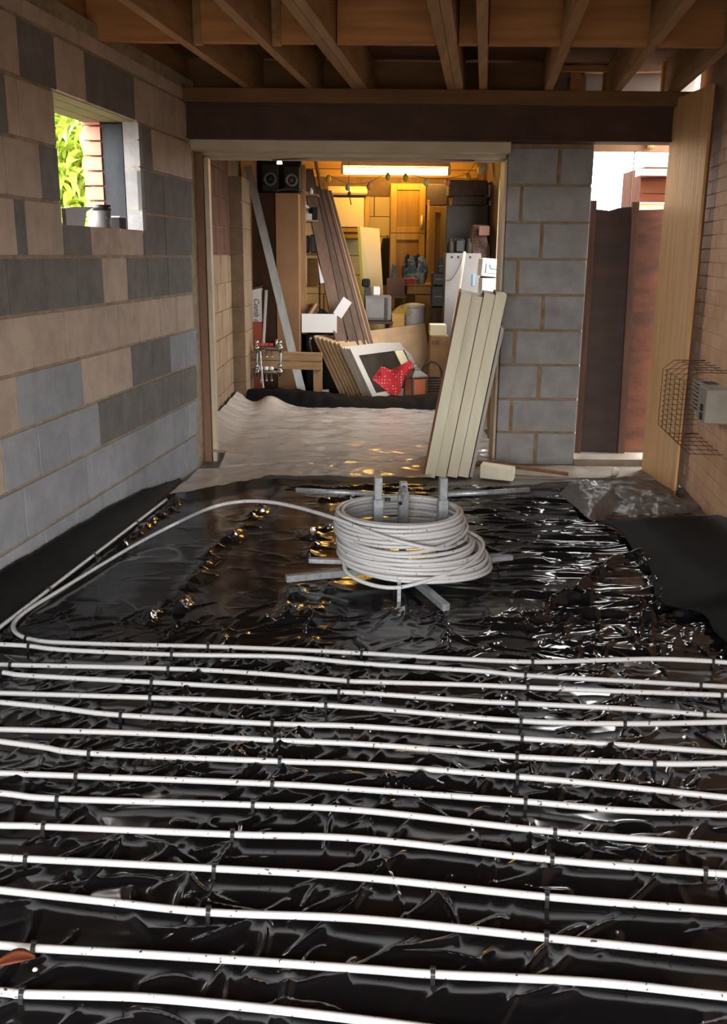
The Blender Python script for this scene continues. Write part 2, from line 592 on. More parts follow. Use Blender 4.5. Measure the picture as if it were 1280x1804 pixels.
# ground and floors
g = MB().box((0, 4, -0.16), (400, 400, 0.1)).build('ground', 'ground')
struct(g, 'pale ground outside the building')
fl = MB().prism([(XL(YS) - .1, YS, 0), (XR(YS) + .12, YS, 0), (XR(6.9) + .12, 6.9, 0), (1.42, 6.9, 0), (1.42, 12.0, 0), (-1.32, 12.0, 0),
                 (-1.32, 6.4, 0), (XL(6.4) - .1, 6.4, 0)], (0, 0, -0.1)).build('floor', 'slab_grey')
struct(fl, 'grey concrete slab under the plastic sheets')

# ---- left wall: mortar backing with the window hole, then every block
WY0, WY1, WZ0, WZ1 = wallY(302 / 2.909, 1.75), wallY(724 / 2.909, 1.7), 1.492, 2.035
TH = 0.085
wl = MB()
def wall_piece(mb, y0, y1, z0, z1, off, th, X=XL, side=1):
    """slab along a side wall, its face set back by off"""
    a, b = Vector((X(y0), y0, 0)), Vector((X(y1), y1, 0))
    n = NL * side
    c = (a + b) / 2 - n * (off + th / 2)
    c.z = (z0 + z1) / 2
    mb.box(c, (th, (b - a).length, z1 - z0), RZ)
    return mb
for y0, y1, z0, z1 in ((YS, WY0, 0, 2.40), (WY1, 6.42, 0, 2.40), (WY0, WY1, 0, WZ0 - .004), (WY0, WY1, WZ1 + .004, 2.40)):
    wall_piece(wl, y0, y1, z0, z1, 0.010, TH - .010)
wl = struct(wl.build('wall_left', 'mortar', origin=(0, 0, 0)), 'left wall of bare concrete blocks with a window hole')
TONE = {'L': 'block_light', 'M': 'block_grey', 'D': 'block_dark'}
ROWS = {
 0: '70M 245M 400M 535M 650M 760M 850M 1010M', 1: '135M 310M 455M 585M 695M 795M 885M 965M 1010M',
 2: '25L 205M 360M 515M 632D 740D 840D 930D 1010D', 3: '100L 272M 428M 560L 680L 785D 875D 955M 1010M',
 4: '170L 340L 488L 612L 722L 822L 908L 992L', 5: '48D 238D 402D 532D 657L 762D 865D 985D',
 6: '88L 140D 318L |305 470D 500L 620L 728L |728 850D 985D', 7: '30L 215L 302D |724 840D 985D',
 8: '40D 100L 302L |724 782D 985L', 9: '100L 287D 440L 562D 692D 792L 905L 985L',
 10: '120L 245L 410L 545L 670L 770L 850L 985L'}
def lay(name, m, y0, y1, z0, z1, parent, X=XL, side=1, th=0.02, jit=0.0015):
    a, b = Vector((X(y0), y0, 0)), Vector((X(y1), y1, 0))
    n = NL * side
    c = (a + b) / 2 - n * (th / 2 + rnd.uniform(0, jit))
    c.z = (z0 + z1) / 2
    block(name, m, c, (th, (b - a).length, z1 - z0), RZ, parent)
J = 0.010
for k, row in ROWS.items():
    z0 = ZB[k]
    z1 = z0 + (0.209 if k < 10 else 0.063)
    zm = (z0 + z1) / 2
    toks = row.split()
    y0, first, cut = None, True, False
    for t in toks:
        if t[0] == '|':
            y0 = wallY(float(t[1:]) / 2.909, zm)
            if t[1:] != '305': y0 = max(y0, WY1)
            cut = t[1:] == '305'
            first = False
            if cut: y0 = WY0
            continue
        y1 = wallY(float(t[:-1]) / 2.909, zm)
        y1 = min(y1, 6.40)
        if k in (6, 7, 8):
            if t in ('318L', '302D', '302L'): y1 = WY0
            if t == '728L': y1 = WY1
        if y0 is None:
            y0 = y1 - 0.325
            # further blocks towards the camera, out of the picture
            yy, q = y0, 0
            while yy > 2.6:
                lay('block', TONE['LMDM'[(k * 3 + q) % 4] if k > 2 else 'M'], yy - 0.325, yy - J, z0, z1, wl)
                yy -= 0.325
                q += 1
        lay('block', TONE[t[-1]], y0, y1 - J, z0, (WZ0 if cut else z1), wl)
        y0 = y1
# window reveal: inner block ends, dark cavity strip, outer brickwork, timber lintel
def reveal(name, m, y, sgn, t0, t1, z0, z1, parent, th=0.05):
    """piece facing along the wall at position y, between depths t0..t1 outward"""
    p = Vector((XL(y), y, 0)) - NL * ((t0 + t1) / 2) + DL * (sgn * th / 2)
    p.z = (z0 + z1) / 2
    block(name, m, p, (t1 - t0, th, z1 - z0), RZ, parent)
win = MB()
for y0, y1, z0, z1 in ((2.4, WY0 - .01, 0.2, 2.6), (WY1 + .055, 6.3, 0.2, 2.6), (WY0 - .01, WY1 + .055, 0.2, 1.42), (WY0 - .01, WY1 + .055, 2.13, 2.6)):
    wall_piece(win, y0, y1, z0, z1, 0.215, 0.08)
win = struct(win.build('window_1', 'outer_brick', origin=(0, 0, 0)), 'unglazed window hole with brick outer leaf')
z = WZ0 - .07
while z < WZ1:
    reveal('brick', 'outer_brick', WY1 - .012, 1, 0.205, 0.305, z, min(z + .065, WZ1 + .04), win, .06)
    z += .075
for y, sg in ((WY1 - 0.003, 1),):
    reveal('cavity_strip', 'dpc_strip', y, sg, 0.088, 0.2, WZ0 - .06, WZ1 - .008, win)
for z0, z1 in ((WZ0, WZ0 + .11), (WZ0 + .115, WZ0 + .32), (WZ0 + .325, WZ1 - .09), (WZ1 - .085, WZ1)):
    reveal('block_end', 'pier_block', WY1 + .0, 1, 0.0, 0.086, z0, z1, win)
c = (Vector((XL(WY0), WY0, 0)) + Vector((XL(WY1), WY1, 0))) / 2
for i, (t0, t1) in enumerate(((0.024, 0.1), (0.104, 0.2), (0.204, 0.3))):
    q = c - NL * ((t0 + t1) / 2)
    q.z = WZ1 + .026
    block('lintel_board', 'green_timber', q, (t1 - t0, 1.16, .05), RZ, win)
q = c - NL * 0.145
q.z = WZ0 - .035
block('cavity_sill', 'dpc_strip', q, (.11, 1.06, .06), RZ, win)
# ---- right wall: limewashed brick, bricks built where the camera sees them
wr = MB()
wall_piece(wr, YS, 6.42, 0, 2.6, 0.006, 0.1, XR, -1)
wr = struct(wr.build('wall_right', 'limewash', origin=(0, 0, 0)), 'right wall of limewashed brown brick')
for r in range(31):
    z0 = 0.004 + r * 0.075
    y = 4.55 + (0.11 if r % 2 else 0.0)
    while y < 6.2:
        lay('brick', 'limewash', y, min(y + 0.217, 6.41), z0, z0 + 0.067, wr, XR, -1, 0.02, 0.003)
        y += 0.225
# ---- rear wall behind the camera with its wide opening (only a header)
hd = MB().box((-0.42, YS + .05, 2.2), (3.12, 0.1, 0.68)).build('wall_rear', 'mortar')
struct(hd, 'header over the wide opening behind the viewer')
# ---- pier
D = 6.37
px0, px1 = PY(889, 450, D).x, PY(1034, 450, D).x
wb = MB().box(((px0 + px1) / 2, D + 0.165, 1.04), (px1 - px0 - .006, 0.32, 2.08)).build('wall_back', 'pier_mortar', origin=(0, 0, 0))
struct(wb, 'grey concrete block pier between garage opening and side opening')
W = px1 - px0
for k in range(9):
    z0 = ZB[k]
    z1 = min(z0 + .211, 2.05)
    cut = (0.50 if k % 2 == 0 else 0.17) if k != 8 else .6
    if k == 6: cut = 0.44
    for a, b in ((0, cut * W - .012), (cut * W + .012, W)):
        block('block', 'pier_block', (px0 + (a + b) / 2, D + .16 - rnd.uniform(0, .002), (z0 + z1) / 2), (b - a, .325, z1 - z0), I3, wb)
# ---- garage shell
GX0, GX1, GYB, GZ = -1.2, 1.3, 11.9, 2.46
gl = MB().box((GX0 - .06, 9.15, 1.25), (0.1, 5.5, 2.5)).build('wall_garage_left', 'garage_paint', origin=(0, 0, 0))
struct(gl, 'painted left wall of the garage')
for k in range(11):
    z0 = ZB[k]
    y = 6.62 - (.22 if k % 2 else 0)
    while y < 8.75:
        ya, yb = max(y, 6.5), min(y + .442, 8.8)
        if yb - ya > .05:
            block('block', 'garage_paint' if k < 6 else 'garage_brick', (GX0 - .008, (ya + yb) / 2, z0 + .108), (.02, yb - ya - .008, .217), I3, gl)
        y += .45
pl = MB().box((-1.147, 9.1, 1.0), (0.105, 0.595, 2.0)).build('wall_garage_pillar', 'garage_paint', origin=(0, 0, 0))
struct(pl, 'painted block pillar on the garage wall')
for k in range(9):
    z0 = ZB[k]
    block('block', 'garage_paint', (-1.142, 9.1, z0 + .108), (0.117, .602, .219 if k < 8 else .2), I3, pl)
gb = MB().box((0.05, GYB + .06, 1.25), (2.7, 0.1, 2.5)).build('wall_garage_back', 'garage_paint', origin=(0, 0, 0))
struct(gb, 'block rear wall of the garage')
for k in range(10):
    z0 = ZB[k]
    x = -1.2 - (.2 if k % 2 else .05)
    while x < 1.3:
        xa, xb = max(x, -1.2), min(x + .44, 1.3)
        if xb - xa > .05:
            block('block', 'cream' if k < 9 else 'garage_paint', ((xa + xb) / 2, GYB + .006, z0 + .108), (xb - xa - .004, .02, .216), I3, gb)
        x += .45
for z0, z1, m in ((2.25, 2.335, 'oak_pale'), (2.34, 2.455, 'oak_pale')):
    block('plank', m, (0.05, GYB - .015, (z0 + z1) / 2), (2.5, .03, z1 - z0 - .006), I3, gb)
gr = MB()
gr.box((1.36, 10.95, 1.25), (0.1, 1.9, 2.5))
gr.box((1.36, 8.8, 2.32), (0.1, 2.4, 0.36))
gr.box((1.36, 7.15, 1.25), (0.1, 0.9, 2.5))
gr.box((1.36, 8.8, 0.5), (0.1, 2.4, 1.0))
gr = struct(gr.build('wall_garage_right', 'garage_paint', origin=(0, 0, 0)), 'right garage wall with a wide open window hole')
gc = MB().box((0.06, 9.4, GZ + .05), (2.72, 5.2, 0.1)).build('ceiling_garage', 'deck_wood', origin=(0, 0, 0))
struct(gc, 'timber garage ceiling')
for i in range(7):
    block('ceiling_joist', 'cross_wood', (0.05, 7.1 + i * .74, GZ - .03), (2.5, .045, .06), I3, gc)

# ---- ceiling of the extension: deck, joists, noggins
ZJ, JH = 2.33, 0.22
ce = MB().prism([(XL(YS) - .1, YS, ZJ + JH), (XR(YS) + .1, YS, ZJ + JH), (XR(7.0) + .1, 7.0, ZJ + JH), (XL(6.4) - .2, 7.0, ZJ + JH)], (0, 0, 0.05)).build('ceiling', 'deck_wood', origin=(0, 0, 0))
struct(ce, 'timber roof deck carried on bare joists')
jx = []
for px, w in ((303, .047), (441, .047), (550, .047), (636, .1), (802, .1), (851, .047), (965, .047), (1084, .047), (1187, .047)):
    x = PY(px, 158, 6.25).x
    jx.append((x, w))
for x, w in jx:
    parts = ((0, w),) if w < .06 else ((-.0245, .047), (.0245, .047))
    for dx, ww in parts:
        p = Vector((x + dx, 6.25, ZJ + JH / 2 - .001))
        a, b = p - DL * (6.25 - YS), p + DL * 0.35
        mid = (a + b) / 2
        block('joist', 'joist_wood', mid, (ww, (b - a).length, JH - .004), RZ, ce)
for i in range(len(jx) - 1):
    for Yn in (4.93, 2.4):
        off = SK * (Yn - 6.25)
        a = jx[i][0] + off + jx[i][1] / 2 + .002
        b = jx[i + 1][0] + off - jx[i + 1][1] / 2 - .002
        if Yn > 4 and i in (1, 2): a += .06
        block('noggin', 'cross_wood', ((a + b) / 2, Yn, ZJ + .105), (b - a, .045, .205), I3, ce)
        if Yn > 4 and i in (1, 2):
            block('packer', 'joist_wood', (a - .03, Yn + .08, ZJ + .11), (.045, .05, .2), I3, ce)
for i in range(len(jx) - 3):                           # closing boards over the plate, left bays
    a, b = jx[i][0] + jx[i][1] / 2 + .003, jx[i + 1][0] - jx[i + 1][1] / 2 - .003
    block('end_board', 'deck_wood', ((a + b) / 2 + .03, 6.5, ZJ + .105), (b - a, .03, .2), I3, ce)
# the open right-hand bays: timber uprights, a cross piece and silver foil behind
def pxX(px, py, Y): return PY(px, py, Y).x
for (xa, ya, xb, yb, Y, m) in ((1008, 84, 1020, 162, 6.62, 'cross_wood'), (1066, 84, 1078, 162, 6.62, 'cross_wood'), (985, 117, 1080, 127, 6.58, 'cross_wood'),
                              (1170, 84, 1186, 162, 6.5, 'cross_wood')):
    A, B = PY(xa, ya, Y), PY(xb, yb, Y)
    block('strut', m, ((A.x + B.x) / 2, Y, (A.z + B.z) / 2), (abs(B.x - A.x), .04, abs(A.z - B.z)), I3, ce)
fo = MB()
def foil(u, v):
    x = 0.93 + 1.25 * u
    return (x, 6.70 + .12 * v + .03 * math.sin(9 * u + 3 * v), 2.25 + 0.29 * v)
fo.grid(24, 10, foil, (0, .004, 0))
tag(fo.build('foil_membrane', 'foil'), 'silver foil membrane hanging behind the right-hand roof joists', 'membrane')

# ---- beam, plate, door frame
bY = 6.2
a, b = PY(316, 200, bY).x, 1.985
zt, zm, zb = PY(700, 160, bY).z, PY(700, 184, bY).z, PY(700, 246, bY).z
o = MB().box(((a + b) / 2, bY + .06, (ZJ + zm) / 2), (b - a, .2, ZJ - zm), None, .003).build('wall_plate', 'deck_wood')
tag(o, 'sawn timber plate lying on the dark beam under the joists', 'timber')
be = MB()
be.box(((a + b) / 2, bY + .09, zm - .007), (b - a, .17, .014))
be.box(((a + b) / 2, bY + .09, zb + .007), (b - a, .17, .014))
be.box(((a + b) / 2, bY + .03, (zm + zb) / 2), (b - a, .03, zm - zb - .028))
tag(be.build('steel_beam', 'steel_beam'), 'dark brown painted beam spanning above the garage opening', 'beam')
df = thing('door_frame', 'old white painted garage door frame around the wide opening', 'door frame', (-.1, 6.4, 0))
ha, hb = PY(318, 250, 6.28).x, px0 - .004
z1, z0 = PY(600, 244, 6.28).z, PY(600, 266, 6.28).z
MB().box(((ha + hb) / 2, 6.36, (z0 + z1) / 2 - .004), (hb - ha, .15, z1 - z0 - .006), None, .004).build('head', 'white_paint', df)
MB().box(((ha + hb) / 2 + .05, 6.5, z0 + .01), (hb - ha - .1, .1, .06), None, .004).build('head_stop', 'white_paint', df)
ja = PY(342, 600, 6.37).x
jb = PY(364, 600, 6.37).x
MB().box(((ja + jb) / 2 + .004, 6.46, (z0 - .01) / 2), (jb - ja, .12, z0 - .012), None, .003).build('jamb', 'jamb_wood', df)
MB().box((jb + .022, 6.47, (z0 - .03) / 2), (.03, .09, z0 - .03), None, .003).build('jamb_stop', 'white_paint', df)
MB().box((px0 - .012, 6.5, (z0 - .03) / 2), (.018, .2, z0 - .03), None, .003).build('jamb_board', 'white_paint', df)
# ---- raised garage door gear: rail, arms and handle under the head
dg = thing('garage_door_gear', 'white rail with dark T handle under the garage door head', 'door gear', (0, 6.6, 1.95))
rz = PY(640, 277, 6.62).z
MB().box((-.1, 6.62, rz), (1.93, .05, .05), None, .004).build('rail', 'white_paint', dg)
h = MB()
p = PY(615, 262, 6.56)
h.tube([p, p - Vector((0, 0, .035))], .006)
h.tube([p + Vector((-.05, 0, -.034)), p + Vector((-.02, 0, -.041)), p + Vector((.02, 0, -.041)), p + Vector((.05, 0, -.034))], .006)
h.build('handle', 'steel_dark', dg)
MB().tube(spline([PY(480, 282, 6.55), PY(560, 277, 6.55), PY(592, 266, 6.55), PY(640, 264, 6.55), PY(720, 277, 6.55), PY(835, 283, 6.55)], 5), .004, 6).build('cable', 'wire_brown', dg)
MB().bar(PY(352, 262, 6.6), PY(385, 268, 6.75), .03, .02).build('arm', 'white_paint', dg)
MB().bar(PY(690, 273, 6.6), PY(890, 272, 6.6), .015, .015).build('arm', 'white_paint', dg)
tag(MB().bar(PY(362, 271, 6.72), PY(413, 279, 6.9), .05, .035, ch=.006).build('bracket_block', 'oak_pale'),
    'lamplit yellow wooden block fixed at the top left of the opening', 'block')
struct(MB().box(((px1 + XR(6.37)) / 2, 6.55, .02), (XR(6.37) - px1, .4, .07)).build('trim_1', 'concrete'), 'rough concrete threshold of the side opening')
struct(MB().prism([(px0 - .55, 6.2, 0), (px0 + .05, 5.98, 0), (1.86, 5.98, 0), (1.9, 6.36, 0), (px0 - .2, 6.36, 0)], (0, 0, .012)).build('trim_2', 'concrete'), 'bare concrete strip before the pier')

# ================================================================== BLACK SHEET, PIPES, COIL
from mathutils import noise as mnoise
rng = np.random.default_rng(11)
STEP = 0.006
gx = np.arange(-1.92, 2.02, STEP)
gy = np.arange(0.62, 5.96, STEP)
GXm, GYm = np.meshgrid(gx, gy)
H = np.zeros_like(GXm)
def fold(p0, p1, h, w, skew=1.0, bend=0.0):
    """a crease: ridge from p0 to p1, steep on one side, tapering at the ends"""
    p0, p1 = np.array(p0[:2], float), np.array(p1[:2], float)
    d = p1 - p0
    L_ = np.hypot(*d)
    if L_ < 1e-4: return
    d /= L_
    n = np.array((-d[1], d[0]))
    R_ = w * 4
    x0, x1 = min(p0[0], p1[0]) - R_, max(p0[0], p1[0]) + R_
    y0, y1 = min(p0[1], p1[1]) - R_, max(p0[1], p1[1]) + R_
    i0, i1 = np.searchsorted(gx, (x0, x1))
    j0, j1 = np.searchsorted(gy, (y0, y1))
    if i1 - i0 < 2 or j1 - j0 < 2: return
    X_, Y_ = GXm[j0:j1, i0:i1] - p0[0], GYm[j0:j1, i0:i1] - p0[1]
    s_ = (X_ * d[0] + Y_ * d[1]) / L_
    q = X_ * n[0] + Y_ * n[1] - bend * L_ * (s_ * (1 - s_)) * 4
    ww = np.where(q > 0, w, w * skew)
    prof = np.exp(-np.abs(q / ww) ** 1.25)
    sc_ = np.clip(s_, 0, 1)
    end = np.sqrt(np.clip(4 * sc_ * (1 - sc_), 0, 1))
    H[j0:j1, i0:i1] += h * prof * end * ((s_ > 0) & (s_ < 1))
def vnoise(sx, sy, seed):
    """smooth value noise on the sheet, features sx by sy metres"""
    r = np.random.default_rng(seed)
    u, v = (GXm + 3) / sx, GYm / sy
    t = r.normal(size=(int(v.max()) + 3, int(u.max()) + 3))
    iu, iv = u.astype(int), v.astype(int)
    fu, fv = u - iu, v - iv
    fu, fv = fu * fu * (3 - 2 * fu), fv * fv * (3 - 2 * fv)
    return (t[iv, iu] * (1 - fu) * (1 - fv) + t[iv, iu + 1] * fu * (1 - fv) + t[iv + 1, iu] * (1 - fu) * fv + t[iv + 1, iu + 1] * fu * fv)
H += 0.0022 * vnoise(.45, .35, 1) + 0.0012 * vnoise(.16, .13, 2)
calm = 1 / (1 + np.exp(-((GXm - 0.0) / .12))) + 1 / (1 + np.exp((GYm - 3.35) / .1))
calm = np.clip(calm, 0.12, 1)                     # the stretched smooth field left of the coil
fieldR = 1 / (1 + np.exp(-(GXm - .45) / .1)) * 1 / (1 + np.exp(-(GYm - 3.1) / .1))
H += fieldR * (0.0085 * vnoise(.45, .095, 21) + .003 * vnoise(.2, .05, 22))
fieldF = 1 / (1 + np.exp((GYm - 3.4) / .1))
H += fieldF * (0.003 * vnoise(.2, .1, 23) + .0035 * vnoise(.4, .22, 24))
rid = 1 - np.abs(vnoise(.11, .06, 3) + .5 * vnoise(.05, .035, 4))
H += 0.0007 * np.clip(rid, -1, 1) * calm
# short creases in the front field, mostly running diagonally
for q_ in range(1500):
    x, y = rng.uniform(-1.7, 1.75), (rng.uniform(0.75, 2.3) if q_ % 5 < 2 else rng.uniform(2.2, 3.5))
    a = rng.normal(0.75, 0.55) if rng.random() < .7 else rng.uniform(0, math.pi)
    L_ = rng.uniform(.05, .32)
    w = rng.uniform(.0035, .010)
    fold((x, y), (x + L_ * math.cos(a), y + L_ * math.sin(a)), rng.uniform(.003, .012), w, rng.uniform(.4, 1.8), rng.normal(0, .08))
# the right-hand field between coil and wall: long creases across
for q_ in range(330):
    x, y = rng.uniform(0.35, 1.75), rng.uniform(3.25, 5.7)
    a = rng.normal(-0.05, 0.2)
    L_ = rng.uniform(.12, .6)
    if q_ % 5 < 2:
        fold((x, y), (x + L_ * 1.2 * math.cos(a), y + L_ * 1.2 * math.sin(a)), rng.uniform(.004, .011), rng.uniform(.018, .034), rng.uniform(.35, 1.0), rng.normal(0, .05))
    else:
        fold((x, y), (x + L_ * math.cos(a), y + L_ * math.sin(a)), rng.uniform(.002, .008), rng.uniform(.006, .014), rng.uniform(.4, 1.8), rng.normal(0, .06))
for _ in range(170):
    x, y = rng.uniform(-.2, 1.6), rng.uniform(4.6, 5.85)
    L_ = rng.uniform(.1, .4)
    fold((x, y), (x + L_, y + rng.normal(0, .05)), rng.uniform(.003, .009), rng.uniform(.008, .02), rng.uniform(.5, 1.6), rng.normal(0, .05))
# fine faint creases in the smooth field
for _ in range(150):
    x, y = rng.uniform(-1.3, .3), rng.uniform(3.4, 5.6)
    a = rng.normal(0.0, 0.5)
    L_ = rng.uniform(.05, .3)
    fold((x, y), (x + L_ * math.cos(a), y + L_ * math.sin(a)), rng.uniform(.0006, .0022), rng.uniform(.006, .02))
# the long folds one can name in the photograph
def pfold(pts, h, w, rough=.5):
    q = [PZ(*p) for p in pts]
    ln = [0]
    for a, b in zip(q[:-1], q[1:]): ln.append(ln[-1] + (b - a).length)
    def at(t):
        t = min(max(t, 0), ln[-1])
        i = max(k for k in range(len(ln)) if ln[k] <= t + 1e-9)
        i = min(i, len(q) - 2)
        return q[i].lerp(q[i + 1], (t - ln[i]) / max(1e-6, ln[i + 1] - ln[i]))
    t = 0.0
    while t < ln[-1]:
        L_ = rng.uniform(.06, .26)
        c0, c1 = at(t), at(t + L_)
        jt = lambda: rng.normal(0, .014)
        fold((c0.x + jt(), c0.y + jt()), (c1.x + jt(), c1.y + jt()), h * rng.uniform(1 - rough, 1 + rough), w * rng.uniform(.9, 2.2), rng.uniform(.3, 1.6), rng.normal(0, .12))
        if rng.random() < .4:
            an = rng.uniform(-.5, 1.0)
            l2 = rng.uniform(.04, .14)
            fold((c0.x, c0.y), (c0.x + l2 * math.cos(an), c0.y + l2 * math.sin(an)), h * rng.uniform(.3, .8), w * rng.uniform(.4, .9), 1, rng.normal(0, .1))
        t += L_ * rng.uniform(.35, .8)
pfold([(455, 893), (430, 930), (385, 965), (355, 1010), (320, 1050), (305, 1085)], .02, .016)
pfold([(572, 925), (555, 960), (545, 985)], .022, .014)
pfold([(540, 1030), (520, 1060), (500, 1100)], .022, .016)
pfold([(575, 1030), (560, 1075), (540, 1110)], .018, .016)
pfold([(315, 882), (280, 920), (240, 950), (205, 980)], .016, .012)
pfold([(120, 960), (100, 1000), (40, 1030)], .014, .014)
pfold([(280, 1065), (265, 1105)], .012, .012)
pfold([(545, 1125), (535, 1240), (505, 1310), (480, 1380), (440, 1430), (385, 1525), (330, 1600)], .009, .009)
pfold([(950, 985), (1040, 992), (1130, 985)], .03, .013, .3)
pfold([(1010, 1048), (1060, 1010), (1100, 990)], .03, .013, .3)
pfold([(900, 1055), (1000, 1056), (1130, 1068)], .022, .012, .3)
pfold([(920, 1095), (1040, 1102), (1150, 1110)], .022, .012, .3)
pfold([(980, 1085), (1080, 1090), (1160, 1100)], .022, .012, .3)
pfold([(1140, 1105), (1200, 1085), (1240, 1075)], .025, .012, .3)
pfold([(940, 1110), (975, 1060), (1005, 1050)], .02, .01)
pfold([(1145, 985), (1160, 1040), (1165, 1080)], .025, .01)
pfold([(500, 865), (620, 862), (760, 866), (900, 870)], .01, .02)
pfold([(560, 885), (640, 880)], .02, .02)
lbq = [PZ(x, y) for x, y in ((1048, 925), (1118, 985), (1143, 1010), (1150, 1050), (1165, 1075), (1240, 1095), (1300, 1160))]
xb = np.interp(-GYm, [-p.y for p in lbq], [p.x for p in lbq])
H *= np.clip(1 - (GXm - xb - .03) / .06, .15, 1) if True else 1
H = np.clip(H, -0.004, .05)
H -= H.min()
# upstand against the left wall
dist = (GXm - (-1.838 + SK * GYm)) * math.cos(ANG)
lift = np.clip((0.07 - dist) / 0.07, 0, 1)
hgt = np.interp(GYm, (0.6, 2.5, 3.8, 4.3, 4.9, 5.3, 5.7, 6.0), (.2, .2, .165, .155, .13, .09, .03, .0)) + .012 * vnoise(.12, .1, 9)
wallx = -1.838 + SK * GYm + .008
dist = np.maximum(dist, 0.0)
lift = np.clip((0.07 - dist) / 0.07, 0, 1)
inside = GXm > wallx + .012
GXc = GXm
keep = inside & ((1.28 + SK * GYm) - GXm > 0.004)
# ragged far edge
edge = np.interp(GXm, (-1.2, -.9, -.2, .4, .9, 1.3, 1.8), (5.93, 5.9, 5.86, 5.8, 5.76, 5.9, 5.75)) + .012 * vnoise(.13, .2, 12)
keep &= GYm < edge
def fheight(x, y):
    i = min(max(int((x - gx[0]) / STEP), 0), len(gx) - 1)
    j = min(max(int((y - gy[0]) / STEP), 0), len(gy) - 1)
    return float(H[j, i])
# smooth sheet along grid cells that lie inside
nx_, ny_ = len(gx), len(gy)
idx = np.arange(nx_ * ny_).reshape(ny_, nx_)
cell = keep[:-1, :-1] & keep[1:, :-1] & keep[:-1, 1:] & keep[1:, 1:]
quads = np.stack([idx[:-1, :-1][cell], idx[:-1, 1:][cell], idx[1:, 1:][cell], idx[1:, :-1][cell]], 1)
used = np.unique(quads)
remap = -np.ones(nx_ * ny_, int)
remap[used] = np.arange(len(used))
quads = remap[quads]
co = np.stack([GXc.ravel(), GYm.ravel(), H.ravel() + .003], 1)[used]
me = bpy.data.meshes.new('black_sheet')
me.vertices.add(len(co))
me.vertices.foreach_set('co', co.ravel())
me.loops.add(quads.size)
me.polygons.add(len(quads))
me.loops.foreach_set('vertex_index', quads.ravel().astype(np.int32))
me.polygons.foreach_set('loop_start', np.arange(0, quads.size, 4, dtype=np.int32))
me.polygons.foreach_set('loop_total', np.full(len(quads), 4, np.int32))
me.update()
me.validate()
me.polygons.foreach_set('use_smooth', np.ones(len(quads), bool))
me.materials.append(MATS['black_sheet'])
sheet = bpy.data.objects.new('black_sheet', me)
COL.objects.link(sheet)
def upstand(u, v):
    y = 0.66 + 5.1 * u
    h = float(np.interp(y, (0.6, 2.5, 3.8, 4.3, 4.9, 5.3, 5.76), (.2, .2, .165, .155, .13, .085, .03))) + .012 * mnoise.noise(Vector((y * 4, 3, 1))) + .004 * mnoise.noise(Vector((y * 25, 3, 1)))
    d_ = .012 + .05 * (1 - v) ** 1.7 + .008 * mnoise.noise(Vector((y * 7, v * 2, 4))) * v * (1 - v) * 3
    return (XL(y) + d_, y, .010 + h * v ** 1.2 + .004 * mnoise.noise(Vector((y * 12, v * 5, 2))) * (1 - v))
sheet['_org'] = (0, 0, 0)
MB().grid(220, 14, upstand, (.002, 0, .001)).build('wall_upstand', 'black_sheet_matte', sheet)
tag(sheet, 'large crumpled glossy black plastic sheet covering the whole floor', 'plastic sheet')

# ---- pipe runs with their clips
PR, PZ0 = 0.0085, 0.024
RUNS = [
 ('second white heating pipe from the coil, counted towards the viewer', [(0,1135),(52,1138),(115,1145),(300,1153),(500,1157),(640,1169),(840,1182),(925,1190),(1140,1202),(1280,1210)], [52,303,925,1233]),
 ('third white heating pipe from the coil, counted towards the viewer', [(0,1171),(300,1178),(450,1186),(615,1200),(640,1201),(840,1207),(990,1214),(1280,1225)], [19,297,614,929,1270]),
 ('fourth white heating pipe from the coil, counted towards the viewer', [(0,1184),(50,1190),(270,1202),(500,1215),(640,1221),(815,1234),(909,1239),(1090,1248),(1240,1259),(1280,1262)], [4,268,597,909,1240]),
 ('fifth white heating pipe from the coil, counted towards the viewer', [(0,1221),(265,1229),(450,1236),(640,1247),(915,1270),(1100,1275),(1280,1272)], [265,574,917,1099]),
 ('sixth white heating pipe from the coil, counted towards the viewer', [(0,1237),(100,1247),(215,1260),(480,1275),(640,1280),(920,1301),(1090,1312),(1280,1326)], [214,480,919]),
 ('seventh white heating pipe from the coil, counted towards the viewer', [(0,1285),(225,1291),(485,1304),(640,1311),(780,1322),(910,1333),(1150,1345),(1280,1345)], [485,910,1151]),
 ('eighth white heating pipe from the viewer, kinked down at its left end', [(0,1306),(75,1316),(158,1327),(490,1341),(640,1347),(910,1368),(1040,1380),(1280,1405)], [158,493,911]),
 ('seventh white heating pipe counted from the viewer', [(0,1362),(135,1367),(480,1381),(640,1391),(925,1412),(1090,1427),(1280,1435)], [135,480,925]),
 ('sixth white heating pipe counted from the viewer', [(0,1397),(102,1407),(445,1418),(640,1428),(975,1465),(1280,1490)], [102,446,977]),
 ('fifth white heating pipe counted from the viewer', [(0,1454),(78,1456),(410,1470),(640,1478),(975,1515),(1240,1537),(1280,1540)], [78,410,972,1241]),
 ('fourth white heating pipe counted from the viewer', [(0,1510),(50,1513),(378,1530),(640,1546),(965,1580),(1280,1605)], [47,378,963]),
 ('third white heating pipe counted from the viewer', [(0,1568),(175,1587),(368,1607),(640,1619),(962,1652),(1280,1685)], [368,962]),
 ('second white heating pipe from the viewer, behind the nearest one', [(0,1665),(60,1670),(320,1685),(640,1707),(762,1716),(1040,1730),(1280,1755)], [61,762]),
 ('nearest white heating pipe, crossing the bottom left corner', [(0,1747),(40,1751),(250,1757),(450,1775),(640,1797),(740,1810)], [40]),
]
def run_points(px):
    q = [PZ(x, y, PZ0) for x, y in px]
    a = q[0] + (q[0] - q[1]).normalized() * .4
    b = q[-1] + (q[-1] - q[-2]).normalized() * .4
    return spline([a] + q + [b], 10)
